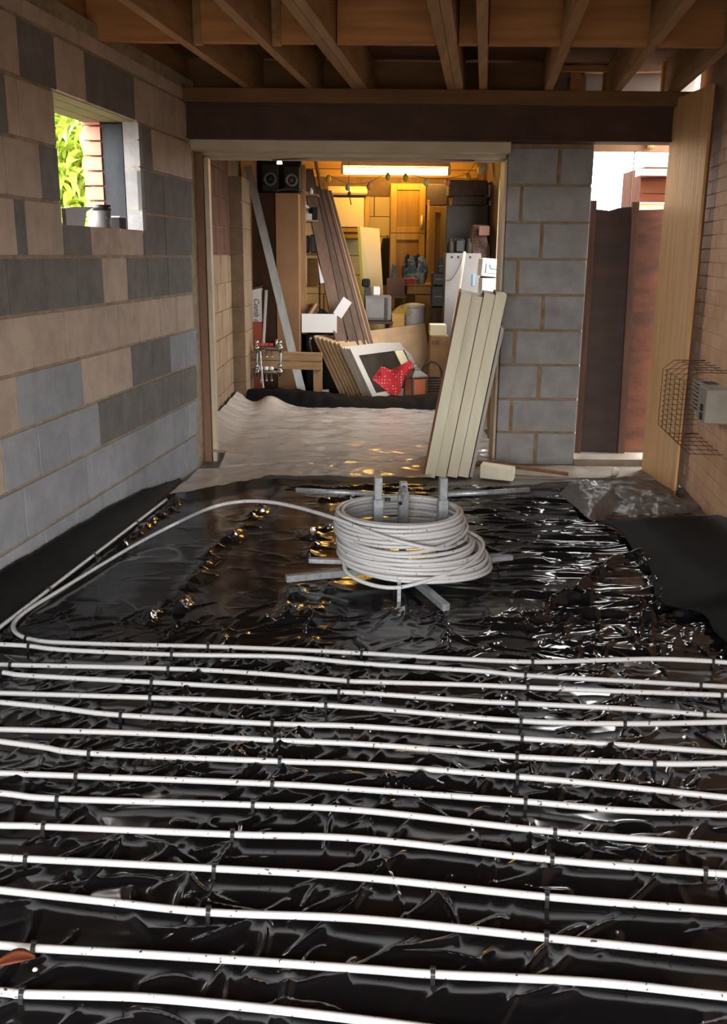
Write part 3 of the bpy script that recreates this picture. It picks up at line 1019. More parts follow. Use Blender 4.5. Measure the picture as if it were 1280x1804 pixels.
def clip_mesh():
    """plastic staple: arch over the pipe with barbed legs, local x along the pipe"""
    mb = MB()
    arc = [(0, (PR + .003) * math.cos(t), (PR + .003) * math.sin(t)) for t in [math.pi * k / 8 for k in range(9)]]
    arc = [(0, PR + .003, -.02)] + arc + [(0, -PR - .003, -.02)]
    for p, q in zip(arc[:-1], arc[1:]):
        mb.bar(p, q, .0035, .009, (1, 0, 0))
    mb.box((0, 0, PR + .006), (.012, .006, .005))
    return mb
_cl = clip_mesh().build('pipe_clip', 'clip_black', origin=(0, 0, 0))
CLIP = _cl.data
bpy.data.objects.remove(_cl)
def add_clips(pipe, pts, xs):
    pj = [proj(p) for p in pts]
    for x in xs:
        k = min(range(len(pts)), key=lambda i: abs(pj[i][0] - x))
        k = min(max(k, 1), len(pts) - 2)
        d = (pts[k + 1] - pts[k - 1]).normalized()
        # exact place between the samples
        s0, s1 = (k, k + 1) if pj[k][0] <= x else (k - 1, k)
        t = (x - pj[s0][0]) / max(1e-6, pj[s1][0] - pj[s0][0])
        p = pts[s0].lerp(pts[s1], min(max(t, 0), 1))
        o = bpy.data.objects.new('pipe_clip', CLIP)
        COL.objects.link(o)
        o.parent = pipe
        o.location = p - Vector(pipe['_org'])
        o.rotation_euler = (0, 0, math.atan2(d.y, d.x))
ends = []
for ri_, (label, px, cl) in enumerate(RUNS):
    pts = run_points(px)
    ends.append((pts[0], pts[-1]))
    t = thing('heating_pipe', label, 'pipe', (pts[0].x, pts[0].y, 0), 'white heating pipes laid across the floor')
    MB().tube(pts, PR, 8).build('pipe', 'pipe_white', t)
    add_clips(t, pts, cl)
    if ri_:                                            # return bend to the run before, left and right in turn
        sd_ = 0 if ri_ % 2 else 1
        a, b = ends[ri_ - 1][sd_], pts[0 if sd_ == 0 else -1]
        out = Vector((-1, 0, 0)) if sd_ == 0 else Vector((1, 0, 0))
        if out.dot(b - a) * out.x > .3 or (b - a).length > .5: continue
        c, r_ = (a + b) / 2, max((b - a).length / 2, .03)
        ar = [a] + [c + (a - c) * math.cos(t_) + out * (r_ + .05) * math.sin(t_) for t_ in [math.pi * k / 8 for k in range(1, 8)]] + [b]
        MB().tube(spline(ar, 3), PR, 8).build('return_bend', 'pipe_white', t)
# pipe along the left wall
pts = [PZ(x, y, PZ0) for x, y in ((290, 880), (240, 906), (165, 961), (85, 1027), (0, 1078))]
pts.append(pts[-1] + (pts[-1] - pts[-2]).normalized() * .3)
for p in pts: p.x = max(p.x, XL(p.y) + .085)
pts = spline(pts, 8)
t = thing('heating_pipe', 'grey white heating pipe running beside the left block wall', 'pipe', (pts[0].x, pts[0].y, 0), 'white heating pipes laid across the floor')
MB().tube(pts, PR, 8).build('pipe', 'pipe_white', t)
add_clips(t, pts[::-1], [85, 165, 240])

# ---- the coil on its decoiler stand
C0 = Vector((0.158, 4.0, 0))
st = thing('decoiler_stand', 'galvanised steel decoiler stand under the coil of pipe', 'stand', (C0.x, C0.y, 0))
e1 = Vector((-.47, -.16, 0)).normalized()
e2 = Vector((.16, -.47, 0)).normalized()
legz = .055
for d, L_ in ((e1, .51), (e2, .52), (-e1, .5), (-e2, .5)):
    a, b = C0 + d * .03, C0 + d * L_
    lg = MB().bar(a + Vector((0, 0, legz)), b + Vector((0, 0, legz)), .03, .03, ch=.002).build('leg', 'galvanised', st)
    f = b - d * .02
    MB().lathe([(.004, .012), (.004, .042)], f, 10).lathe([(.02, .001), (.02, .006), (.008, .014)], f, 14).build('foot', 'steel_dark', lg)
hub = MB()
hub.box(C0 + Vector((0, 0, .06)), (.09, .09, .06), rot('Z', 19), .003)
hub.build('hub', 'galvanised', st)
MB().box(C0 + Vector((-.01, -.3, .055)), (.016, .012, .1), None, .001).build('peg', 'galvanised', st)
arms = ((-.12, .02, .46, (-1, .12, 0)), (.17, -.02, .46, (1, .22, 0)), (.012, .1, .395, (-.05, -1, 0)))
arms = ((Vector((.062, 4.02, 0)), .455, Vector((-1, .16, 0)), .36), (Vector((.342, 4.02, 0)), .455, Vector((1, .25, 0)), .40),
        (Vector((.178, 4.17, 0)), .40, Vector((-.12, -1, -.22)), .17))
for p, zt, d, L_ in arms:
    d = d.normalized()
    po = MB().box(p + Vector((0, 0, (zt + .09) / 2)), (.034, .034, zt - .09), rot('Z', 8), .002).build('post', 'galvanised', st)
    MB().box(p + Vector((0, 0, .23)), (.043, .043, .26), rot('Z', 8), .002).build('sleeve', 'galvanised', po)
    s_ = p + Vector((0, 0, zt - .075 if L_ > .3 else zt - .02))
    MB().tube([s_ + d * .01, s_ + d * L_], .0115, 12).build('arm', 'galvanised', po)
    if L_ < .3:
        e_ = s_ + d * L_
        MB().tube([e_ - d * .002, e_ + d * .001], .0095, 12).build('tube_mouth', 'black_matte', po)
    kn = s_ + Vector((.03, -.01, -.02))
    MB().tube([kn, kn + Vector((.022, -.005, 0))], .008, 8).build('bolt', 'steel_dark', po)
    MB().bar(C0 + Vector((0, 0, .078)), p + (p - C0) * .9 + Vector((0, 0, .078)), .03, .014).build('cross_arm', 'galvanised', st)
# support arms that show on the left and right under the windings
for a, b in ((Vector((-.24, 4.05, .068)), Vector((.1, 4.02, .068))), (Vector((.3, 4.02, .068)), Vector((.67, 4.12, .068)))):
    MB().bar(a, b, .03, .022, ch=.002).build('support_arm', 'galvanised', st)

coil = thing('pipe_coil', 'thick coil of white heating pipe wound on the steel stand', 'pipe coil', (C0.x, C0.y, 0))
def loop(cx, cy, rx, ry, z, tilt=0.0, ph=0.0, wob=.004, seed=0, n=44):
    r_ = random.Random(seed)
    k1, k2 = r_.uniform(0, 6), r_.uniform(0, 6)
    out = []
    for i in range(n):
        a = 2 * math.pi * i / n
        w = 1 + wob * math.sin(2 * a + k1) / .27 * .5
        out.append(Vector((cx + rx * w * math.cos(a), cy + ry * w * math.sin(a), z + tilt * math.cos(a - ph) + wob * .8 * math.sin(3 * a + k2))))
    return out
ri = random.Random(5)
wins = []
z = 0.090
N1 = 8
for i in range(N1):                                    # loose lower windings, spreading to the right
    t = i / (N1 - 1)
    for k in range(2 if i < 6 else 1):
        rx = .33 - .056 * t ** 1.5 - .0185 * k
        cx = C0.x + .07 - .06 * t + ri.uniform(-.008, .008)
        wins.append((cx, C0.y + ri.uniform(-.006, .006), rx, rx * .93, z + ri.uniform(-.003, .003), .012 * (1 - t) + ri.uniform(-.004, .006), ri.uniform(2.4, 3.6), .004))
    z += .0172
for i in range(6):                                     # tight upper windings
    for k in range(2 if i in (1, 3, 5) else 1):
        rx = .277 - .018 * k - .006 * (i > 3) - .004 * (i > 4)
        wins.append((C0.x + .0 + ri.uniform(-.004, .004), C0.y + ri.uniform(-.004, .004), rx, rx * .97, z, ri.uniform(-.002, .002), ri.uniform(0, 6), .0015))
    z += .0172
for i, (cx, cy, rx, ry, zz, ti, ph, wb_) in enumerate(wins):
    MB().tube(loop(cx, cy, rx, ry, zz, ti, ph, wb_, i), PR, 8, closed=True).build('winding', 'pipe_white', coil)
# crossing strands in front
def strand(pts):
    return MB().tube(spline(pts, 8), PR, 8)
def cp(px, py, Y): return PY(px, py, Y)
strand([cp(604, 985, 3.9), cp(612, 1010, 3.78), cp(650, 1029, 3.70), cp(700, 1035, 3.665), cp(760, 1020, 3.69), cp(815, 1000, 3.77), cp(846, 975, 3.92), cp(846, 950, 4.08), cp(800, 925, 4.18)]).build('crossing_strand', 'pipe_white', coil)
strand([cp(603, 945, 3.92), cp(640, 965, 3.74), cp(700, 975, 3.68), cp(760, 968, 3.7), cp(808, 948, 3.84), cp(822, 925, 4.0), cp(790, 910, 4.12)]).build('crossing_strand', 'pipe_white', coil)
# the line paid out to the left, down to the floor, round the bend and along the first run
feed = [cp(806, 950, 3.95), cp(798, 962, 3.80), cp(760, 966, 3.70), cp(690, 950, 3.70), cp(640, 933, 3.755), cp(600, 917, 3.84), PY(560, 904, 3.98), PY(520, 893, 4.12), PY(470, 884, 4.24), PY(420, 884, 4.3), PY(370, 895, 4.27),
        PZ(310, 922, .08), PZ(250, 953, .035), PZ(180, 994, PZ0), PZ(100, 1043, PZ0), PZ(50, 1074, PZ0), PZ(27, 1094, PZ0), PZ(24, 1109, PZ0),
        PZ(40, 1122, PZ0), PZ(75, 1130, PZ0), PZ(130, 1133, PZ0), PZ(230, 1136, PZ0), PZ(367, 1139, PZ0), PZ(500, 1144, PZ0), PZ(640, 1151, PZ0), PZ(790, 1160, PZ0), PZ(935, 1166, PZ0),
        PZ(1060, 1163, PZ0), PZ(1160, 1161, PZ0), PZ(1255, 1165, PZ0), PZ(1280, 1167, PZ0), PZ(1480, 1180, PZ0)]
fpts = spline(feed, 8)
MB().tube(fpts, PR, 8).build('paid_out_line', 'pipe_white', coil)
add_clips(coil, fpts[18 * 8:], [48, 367, 637, 937, 1255])

# ---- the right-hand corner: smooth matt sheet and the crumpled flap, coloured grey for daylight
def bil(c, u, v):
    return (c[0] * (1 - u) + c[1] * u) * (1 - v) + (c[3] * (1 - u) + c[2] * u) * v
# boundary of the smooth sheet (left/lower side) as points on the floor, right side at the wall
lb = [PZ(1048, 925, .02), PZ(1090, 945, .02), PZ(1118, 985, .02), PZ(1143, 1010, .02), PZ(1150, 1050, .02), PZ(1165, 1075, .02), PZ(1235, 1092, .02), PZ(1262, 1130, .02), PZ(1330, 1180, .02)]
lbs = spline(lb, 4)
def smooth_sheet(u, v):
    p = lbs[min(int(v * (len(lbs) - 1)), len(lbs) - 1)]
    w = Vector((XR(p.y) - .012, p.y + .02, 0))
    q = p.lerp(w, u)
    q.z = .045 + .16 * u ** 1.7 * (0.25 + .75 * min(1, v * 2.2)) + .01 * math.sin(5 * u + 7 * v) * u
    return q
tag(MB().grid(30, 32, smooth_sheet, (0, 0, .002)).build('black_sheet_upturn', 'black_sheet_matte'),
    'smooth matt black sheet turned up against the right wall', 'plastic sheet')
from mathutils import noise as mnoise
top = spline([PZ(985, 868, .012), PZ(1010, 849, .015), PZ(1060, 846, .03), PY(1105, 840, 5.78), PY(1150, 853, 5.66), PY(1188, 874, 5.5), PY(1225, 889, 5.38), PY(1252, 897, 5.3)], 6)
low = spline([PZ(985, 872, .012), PZ(1010, 890, .03), PZ(1035, 912, .05), PY(1068, 929, 4.98), PY(1110, 929, 4.98), PY(1150, 926, 5.0), PY(1195, 918, 5.08), PY(1252, 902, 5.22)], 6)
def flap(u, v):
    k = u * (len(top) - 1)
    i = min(int(k), len(top) - 2)
    a = top[i].lerp(top[i + 1], k - i)
    b = low[i].lerp(low[i + 1], k - i)
    p = a.lerp(b, v)
    e = math.sin(math.pi * v) * min(1, 6 * u) * min(1, 6 * (1 - u))
    n1 = mnoise.noise(Vector((p.x * 9, p.y * 14, 1)))
    n2 = 1 - abs(mnoise.noise(Vector((p.x * 16, p.y * 26, 5))))
    p.x = min(p.x, XR(p.y) - .02)
    p.z += e * (.03 + .03 * n1 + .03 * n2) + .006 * mnoise.noise(Vector((p.x * 30, p.y * 40, 9)))
    return p
tag(MB().grid(90, 44, flap, (0, 0, -.003)).build('crumpled_flap', 'flap_daylight_grey'),
    'crumpled flap of black sheet, coloured grey for the daylight on it, folded over in front of the plywood', 'plastic sheet')

# bits on the sheet
p = PZ(12, 1710, .03)
lf = MB()
def leaf_fn(u, v):
    w = .022 * math.sin(math.pi * min(max(u, .02), .98)) ** .8
    return p + Vector((-.03 + .075 * u, .01 + .02 * u + (v - .5) * 2 * w, .012 * math.sin(3 * u) + .008 * abs(v - .5)))
lf.grid(10, 4, leaf_fn, (0, 0, .001))
tag(lf.build('fallen_leaf', 'leaf_litter'), 'rust brown fallen leaf on the black sheet, lower left corner', 'leaf')
for i, (x, y, s_) in enumerate(((62, 1710, .006),)):
    q = PZ(x, y, .02)
    m_ = MB()
    m_.lathe([(.001, 0), (s_, .002), (s_ * .8, .005), (.001, .007)], q, 7)
    tag(m_.build('white_chip', 'white_clay'), 'small white chip lying beside the brown fallen leaf', 'chip')

# ================================================================== FOAM BOARDS AND THE RIGHT-HAND SIDE
def lean_board(name, m, label, cat, group, x0, x1, ytop_px, lean, L_, Y0, depth, edge=None):
    pass
# stack of insulation boards: long edges to the viewer, leaning on the pier
tilt = math.radians(9.6)
ax = Vector((math.sin(tilt), 0, math.cos(tilt)))            # up the boards
tx = Vector((math.cos(tilt), 0, -math.sin(tilt)))           # across the stack
base = PZ(743, 842, .014)
dep = Vector((.10, 1, 0)).normalized()
FB = [('leftmost of four cream insulation boards in the leaning stack', 1.150, -.004),
      ('second from left of four cream insulation boards in the stack', 1.135, .012),
      ('third from left of four cream insulation boards in the stack', 1.148, -.002),
      ('rightmost of four cream insulation boards, against the block pier', 1.150, .0)]
x = .016
for i, (lab, L_, dy) in enumerate(FB):
    wdt = .068
    o0 = base + tx * x + Vector((0, dy - .0, .0))
    o0.z = base.z + max(0, .0) + wdt * math.sin(tilt) + .001 * i
    t = thing('insulation_board', lab, 'insulation board', (o0.x, o0.y, 0), 'cream foam insulation boards leaning on the pier')
    MB().prism([o0, o0 + tx * (wdt - .003), o0 + tx * (wdt - .003) + ax * L_, o0 + ax * L_], dep * .58).build('foam_core', 'foam', t)
    for s_ in (0, 1):
        q = o0 + tx * (-.0012 if s_ == 0 else wdt - .0029) + dep * .002
        MB().prism([q, q + tx * .001, q + tx * .001 + ax * (L_ - .002), q + ax * (L_ - .002)], dep * .576).build('facing', 'foam_face' if s_ else 'ply_edge', t)
    x += wdt + .0035
q = base + tx * .0 + Vector((0, .0, .004))
tag(MB().prism([q, q + tx * .012, q + tx * .012 + ax * 1.165, q + ax * 1.165], dep * .6).build('hardboard_sheet', 'hardboard'),
    'thin brown hardboard sheet on the left of the foam boards', 'board')
q = base + tx * (x + .008) + Vector((0, .05, .05))
tag(MB().prism([q, q + tx * .02, q + tx * .02 + ax * .95, q + ax * .95], dep * .45).build('white_board', 'white_laminate'),
    'narrow white board behind the right side of the foam boards', 'board')
# strips standing in the gap beside the pier
for (xa, ya, xb, yb, Y, m, lab) in ((868, 790, 875, 572, 6.62, 'dark_plank', 'dark wooden strip standing upright beside the left edge of the pier'),
                                    (862, 772, 858, 640, 6.75, 'timber_up', 'short tan batten leaning behind the foam boards')):
    A, B = PY(xa, ya, Y), PY(xb, yb, Y + .02)
    A.z = max(A.z, .004)
    tag(MB().bar(A, B, .03, .02, (0, 1, 0)).build('wood_strip', m), lab, 'strip')
p = PZ(857, 768, .0)
m_ = MB()
m_.lathe([(.015, .0), (.03, .008), (.034, .03), (.02, .05), (.006, .056)], (p.x, p.y, .003), 14)
MATS['green_plastic'] = mat('green_plastic', '#1f8a5a', 0.4)
tag(m_.build('green_cap', 'green_plastic'), 'small green plastic cap on the floor behind the foam boards', 'cap')
# cream offcut and brown plank on the concrete strip
A, B = PZ(845, 842, .016), PZ(902, 848, .016)
d = (B - A)
t = MB().prism([A, B, B + Vector((0, 0, .075)), A + Vector((0, 0, .085))], Vector((.03, .1, 0)))
tag(t.build('foam_offcut', 'foam'), 'small cream foam offcut lying in front of the pier', 'offcut')
A, B = PY(842, 813, 6.12), PY(1000, 846, 5.98)
B.z = .035
tag(MB().bar(A, B, .035, .02, ch=.002).build('brown_plank', 'hardboard'), 'narrow brown plank propped on the foam offcut before the pier', 'plank')
p = PZ(1082, 838, .014)
m_ = MB().lathe([(.012, 0), (.024, .008), (.026, .03), (.02, .045), (.006, .052)], p, 10)
tag(m_.build('white_lump', 'white_clay'), 'small white lump on the concrete threshold beside the plywood', 'lump')

# ---- side opening: dark boards, battens, bottom rail
bd = thing('boarded_screen', 'dark brown boarded screen with battens closing the side opening', 'screen', (1.75, 6.6, 0.06))
def ppanel(pts, Y, th, name, m, par):
    return MB().prism([PY(x, y, Y) for x, y in pts], (0, th, 0)).build(name, m, par)
ppanel([(1046, 368), (1073, 371), (1090, 366), (1117, 364), (1098, 806), (1012, 806)], 6.60, .018, 'board', 'panel_dark', bd)
ppanel([(1118, 370), (1186, 368), (1140, 806), (1099, 806)], 6.60, .018, 'board', 'panel_red', bd)
def pbatten(x0, y0, x1, y1, Y, w):
    MB().bar(PY(x0, y0, Y), PY(x1, y1, Y), .03, w, (1, 0, 0)).build('batten', 'batten', bd)
pbatten(1045, 353, 1016, 806, 6.575, .04)
pbatten(1119, 356, 1092, 806, 6.575, .045)
MB().bar(PY(1006, 811, 6.55), PY(1132, 812, 6.55), .05, .035).build('bottom_rail', 'timber', bd)
# outside: soffit of a lean-to, its bracket, a wire, the shed with a sign
sf = thing('lean_to_roof', 'tan timber soffit seen through the side opening', 'roof', (2.0, 7.2, 2.0))
A, B = PY(1040, 247, 7.0), PY(1220, 268, 7.0)
MB().box(((A.x + B.x) / 2, 7.02, (A.z + B.z) / 2), (B.x - A.x, .04, A.z - B.z)).build('fascia', 'soffit', sf)
A, B = PY(1142, 250, 6.97), PY(1150, 259, 6.97)
MB().box(((A.x + B.x) / 2, 6.97, (A.z + B.z) / 2), (.035, .05, .05), None, .004).build('bracket', 'oak_pale', sf)
tag(MB().tube([PY(1118, 266, 7.0), PY(1112, 320, 7.0), PY(1109, 372, 7.0), PY(1108, 400, 7.0)], .004, 6).build('hanging_wire', 'wire_brown'),
    'thin dark wire hanging in the bright side opening', 'wire')
sh = thing('garden_shed', 'red brown shed wall with a white lettered sign outside', 'shed', (2.9, 9.5, -.1))
SY = 9.4
def zat(y, x=1160): return PY(x, y, SY).z
x0 = PY(1134, 330, SY).x
MB().box((x0 + .75, SY + .06, zat(304)), (1.6, .2, zat(298) - zat(310))).build('fascia', 'pink_fascia', sh)
zz = zat(311)
while zz > .0:
    MB().box((x0 + .74, SY + .1 + rnd.uniform(0, .008), zz - .073), (1.5, .03, .14)).build('plank', 'shed_wood', sh)
    zz -= .146
MB().box((x0 + .75, SY + .6, 1.1), (1.4, .8, 2.2)).build('carcass', 'shed_wood', sh)
sg = MB().box((x0 + .14, SY + .07, zat(363)), (.3, .02, zat(356) - zat(370)), None, .002).build('sign', 'sign_board', sh)
zc, hh = zat(363), zat(356) - zat(370)
for (cx, cz, w, h_) in ((x0 + .14, zc + hh / 2 - .006, .3, .012), (x0 + .285, zc, .012, hh), (x0 + .14, zc - hh / 2 + .005, .3, .01)):
    MB().box((cx, SY + .056, cz), (w, .006, h_)).build('sign_border', 'sign_white', sg)
MB().prism([(x0 + .0, SY + .054, zc - .03), (x0 + .07, SY + .054, zc - .03), (x0 + .05, SY + .054, zc - .008), (x0 + .035, SY + .054, zc + .008), (x0 + .015, SY + .054, zc - .01)], (0, .004, 0)).build('sign_mark', 'sign_white', sg)
text_mesh('sign_lettering', 'AKIBU.', .05, 'sign_white', sg, (x0 + .17, SY + .055, zc - .018), FRONT)

# ---- plywood sheet against the right wall
A, B = PZ(1129, 829, .004), PZ(1186, 866, .004)
A.z = B.z = .004
n = (B - A).normalized()
th = Vector((-n.y, n.x, 0)).normalized()
if th.x < 0: th = -th
zt = 2.29
ply = thing('plywood_sheet', 'tall plywood sheet standing against the right brick wall', 'plywood', ((A.x + B.x) / 2, (A.y + B.y) / 2, 0))
MB().prism([A, B, B + Vector((0, 0, zt)), A + Vector((0, 0, zt))], th * .016).build('face_veneer', 'plywood', ply)
q = th * .0165
MB().prism([A + q, B + q, B + q + Vector((0, 0, zt)), A + q + Vector((0, 0, zt))], th * .012).build('core', 'ply_edge', ply)
# ---- flue terminal with its wire guard
ft = thing('flue_terminal', 'grey slotted flue terminal fixed on the right brick wall', 'flue', (XR(5.12), 5.12, .5))
def wp(y, z, out):  # point off the right wall
    p = Vector((XR(y), y, z)) - NL * out
    return p
fc = wp(4.97, .64, .06)
MB().box(fc, (.12, .2, .18), RZ, .006).build('body', 'flue_grey', ft)
for k in range(8):
    MB().box(wp(5.16, .57 + k * .0215, .07), (.10, .17, .009), RZ @ rot('Y', 18), .001).build('louvre', 'flue_grey', ft)
for k in range(2):
    MB().box(wp(4.95, .625 - .045 * k, .122), (.006, .045, .034), RZ).build('slot', 'black_matte', ft)
MB().box(wp(5.15, .645, .04), (.06, .15, .165), RZ).build('core', 'black_matte', ft)  # black core added behind the louvres so their gaps look shaded
cg = thing('wire_guard', 'rusty wire basket guard round the flue terminal', 'wire guard', (XR(5.2), 5.2, .4))
ya, yb, za, zb_, out = 4.86, 5.46, .395, .815, .24
def ring(y, ins=0.0):
    o = out - ins
    return [wp(y, za + .0, .01), wp(y, za + .0, o * .75), wp(y, za + .05, o), wp(y, zb_ - .05, o), wp(y, zb_, o * .75), wp(y, zb_, .01)]
for k in range(6):
    y = ya + (yb - ya) * k / 5
    MB().tube(ring(y), .002, 5, smooth=True).build('wire', 'rust_wire', cg)
prof = ring(0)
def along(z, o):
    MB().tube([wp(ya, z, o), wp(yb - .06, z, o), wp(yb, z, max(o - .05, .01)), wp(yb + .03, z, .01)], .0013, 5).build('wire', 'rust_wire', cg)
for k in range(12):
    along(za + .05 + (zb_ - za - .1) * k / 11, out)
for o in (.05, .1, .15):
    along(za, o)
    along(zb_, o)

# ---- things on the window sill and the hedge outside
def sill(y, t, z): 
    p = Vector((XL(y), y, z)) - NL * t
    return p
ym = wallY(112, 1.5)
tag(MB().box(sill(wallY(124, 1.53) , .16, WZ0 + .0175 + .022), (.05, .06, .075), RZ, .003).build('brick_piece', 'outer_brick'), 'small red brick piece on the window sill', 'brick')
yk = wallY(150, 1.53)
fl_ = MB()
fl_.prism([sill(wallY(136, 1.5), .07, WZ0 + .002), sill(wallY(167, 1.5), .07, WZ0 + .002), sill(wallY(172, 1.5), .07, WZ0 + .07), sill(wallY(185, 1.5), .07, WZ0 + .095), sill(wallY(150, 1.5), .07, WZ0 + .085), sill(wallY(136, 1.5), .07, WZ0 + .075)], NL * .02)
tag(fl_.build('wooden_float', 'panel_dark'), 'dark brown wooden plasterer float on the window sill', 'float')
pm = sill(wallY(197, 1.55), .05, WZ0 + .001)
mg = thing('metal_mug', 'grey metal mug with letter D and white handle on the sill', 'mug', tuple(pm))
MB().lathe([(.042, 0), (.043, .004), (.043, .1), (.039, .1), (.039, .006), (.002, .006)], pm, 24).build('cup', 'grey_blue_tin', mg)
MB().lathe([(.0445, .082), (.0445, .108), (.04, .108), (.04, .082)], pm, 24).build('rim_band', 'black_plastic', mg)
ha_ = pm + DL * .04
MB().tube([ha_ + Vector((0, 0, .08)), ha_ + DL * .03 + Vector((0, 0, .075)), ha_ + DL * .04 + Vector((0, 0, .05)), ha_ + DL * .03 + Vector((0, 0, .022)), ha_ + Vector((0, 0, .015))], .006, 8).build('handle', 'white_plastic', mg)
vdir = (Vector((0, 0, 0)) - Vector((pm.x, pm.y, 0))).normalized()
Rm = Matrix((Vector((-vdir.y, vdir.x, 0)), Vector((0, 0, 1)), vdir)).transposed()
text_mesh('letter', 'D', .035, 'white_plastic', mg, pm + vdir * .0445 + Vector((0.008, 0.01, .045)), Rm)
pb = sill(wallY(222, 1.5), .045, WZ0 + .028)
bx = thing('black_box', 'small open black box at the right end of the window sill', 'box', (pb.x, pb.y, WZ0))
MB().box(pb, (.06, .09, .055), RZ, .002).build('case', 'black_matte', bx)
MB().box(pb + Vector((0, 0, .031)), (.064, .094, .006), RZ, .001).build('lid', 'white_clay', bx)

hg = thing('laurel_hedge', 'sunlit green laurel hedge outside the window', 'hedge', (-2.6, 7.6, -.1))
lv = MB()
def lfm(u, v):
    w = .021 * math.sin(math.pi * (0.06 + .9 * u)) ** .9
    return (.11 * u, (v - .5) * 2 * w, .02 * math.sin(2.6 * u) - .05 * u * u + .012 * abs(v - .5) * 2)
lv.grid(5, 2, lfm)
lo = lv.build('leaf', 'leaf', origin=(0, 0, 0))
LEAF = lo.data
bpy.data.objects.remove(lo)
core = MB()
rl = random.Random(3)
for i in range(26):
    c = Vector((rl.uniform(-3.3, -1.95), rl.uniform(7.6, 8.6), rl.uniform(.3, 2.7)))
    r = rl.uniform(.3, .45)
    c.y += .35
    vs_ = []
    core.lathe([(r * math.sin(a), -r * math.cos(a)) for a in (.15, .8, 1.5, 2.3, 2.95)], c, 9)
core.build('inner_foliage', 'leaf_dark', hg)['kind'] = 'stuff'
for i in range(9):
    x = -3.2 + i * .16 + rl.uniform(-.04, .04)
    MB().tube([(x, 7.75, -.1), (x + rl.uniform(-.1, .1), 7.55, 1.2), (x + rl.uniform(-.15, .15), 7.5, 2.6)], [.02, .014, .006], 6).build('branch', 'branch', hg)
for i in range(295):
    px_, py_ = rl.uniform(82, 178), rl.uniform(165, 392)
    p = PY(px_, py_, rl.uniform(7.05, 7.6))
    o = bpy.data.objects.new('leaf', LEAF)
    COL.objects.link(o)
    o.parent = hg
    o.location = p - Vector(hg['_org'])
    o.rotation_euler = (rl.uniform(-.5, .9), rl.uniform(-.4, 1.0), rl.uniform(0, 6.28))
    s_ = rl.uniform(1.1, 2.0)
    o.scale = (s_, s_ * rl.uniform(.9, 1.25), s_)
rest = MB()
fs0 = [tuple(p.vertices) for p in LEAF.polygons]
vs0 = [v.co.copy() for v in LEAF.vertices]
for i in range(2200):
    c = Vector((rl.uniform(-3.6, -1.75), rl.uniform(7.2, 7.75), rl.uniform(-.05, 3.0)))
    R = Matrix.Rotation(rl.uniform(0, 6.28), 3, 'Z') @ Matrix.Rotation(rl.uniform(-.4, 1.0), 3, 'Y') @ Matrix.Rotation(rl.uniform(-.5, .9), 3, 'X')
    s_ = rl.uniform(.8, 1.6)
    rest.add([c + R @ (v * s_) for v in vs0], fs0, True)
rest.build('leaf_mass', 'leaf', hg)['kind'] = 'stuff'

# ================================================================== GARAGE
# clear film over the garage floor and the black rolled edges
def film(u, v):
    Y = 5.84 + (8.95 - 5.84) * v
    xl = XL(Y) + .03 if Y < 6.3 else (-.93 if Y < 6.62 else -1.17)
    xr = .42 if Y < 6.3 else .95
    x = xl + (xr - xl) * u
    if u < .35: Y -= .55 * (1 - u / .35) * (1 - v) ** 3
    if Y < 6.42: x = max(x, XL(Y) + .03)
    z = .03 + .012 * mnoise.noise(Vector((x * 5, Y * 4, 2))) + .012 * (1 - abs(mnoise.noise(Vector((x * 9, Y * 11, 7)))))
    z += .10 * max(0, 1 - u / .10) ** 1.5 * min(1, max(0, (Y - 6.0))) + .02 * max(0, .5 - u)
    z += .09 * math.exp(-((x + .85) / .12) ** 2 - ((Y - 8.6) / .3) ** 2)
    return (x, Y, z)
tag(MB().grid(90, 110, film).build('clear_film', 'clear_film'), 'creased clear plastic film spread over the garage floor', 'plastic film')
def roll(u, v):
    x = -1.08 + 1.85 * u
    e = math.sin(math.pi * v)
    Y = 8.55 + .55 * v + .05 * math.sin(4 * u + 1)
    h = .10 + .06 * (0.5 + .5 * math.sin(7 * u + .5)) * (1 - .4 * u)
    return (x, Y, .012 + h * e + .022 * e * mnoise.noise(Vector((x * 12, Y * 12, 3))))
tag(MB().grid(70, 14, roll).build('rolled_black_sheet', 'black_sheet_matte'), 'rolled up edge of black sheet before the stacked panels', 'plastic sheet')
def lroll(u, v):
    Y = 6.75 + 1.98 * u
    h = .10 + .05 * mnoise.noise(Vector((Y * 5, 1, 1))) + .05 * u
    return (GX0 + .012 + .10 * (1 - v) ** 2, Y, .015 + h * v + .012 * mnoise.noise(Vector((Y * 14, v * 4, 3))))
tag(MB().grid(50, 8, lroll, (-.003, 0, 0)).build('black_sheet_edge', 'black_sheet'), 'black sheet edge turned up along the painted garage wall', 'plastic sheet')

# ---- manifold on its timber bench frame
MY = 9.22
bf = thing('timber_frame', 'rough timber frame of two rails and a leg behind the manifold', 'frame', (-.7, MY, 0))
for (ya, yb) in ((620, 635.5), (636.5, 650.5)):
    a, b = PY(441, 636, MY).x, PY(567, 636, MY).x
    z1, z0 = PY(500, ya, MY).z, PY(500, yb, MY).z
    MB().box(((a + b) / 2, MY + .03, (z0 + z1) / 2), (b - a, .045, z1 - z0), rot('Y', 1.2), .002).build('rail', 'timber', bf)
a, b = PY(551, 680, MY).x, PY(567, 680, MY).x
MB().box(((a + b) / 2, MY + .075, PY(560, 640, MY).z / 2), (b - a, .045, PY(560, 640, MY).z), None, .002).build('leg', 'timber_up', bf)
mf = thing('heating_manifold', 'underfloor heating manifold with red and white valve caps', 'manifold', (-.85, MY - .08, PY(470, 670, MY).z))
YM = MY - .07
def mp_(x, y): return PY(x, y, YM)
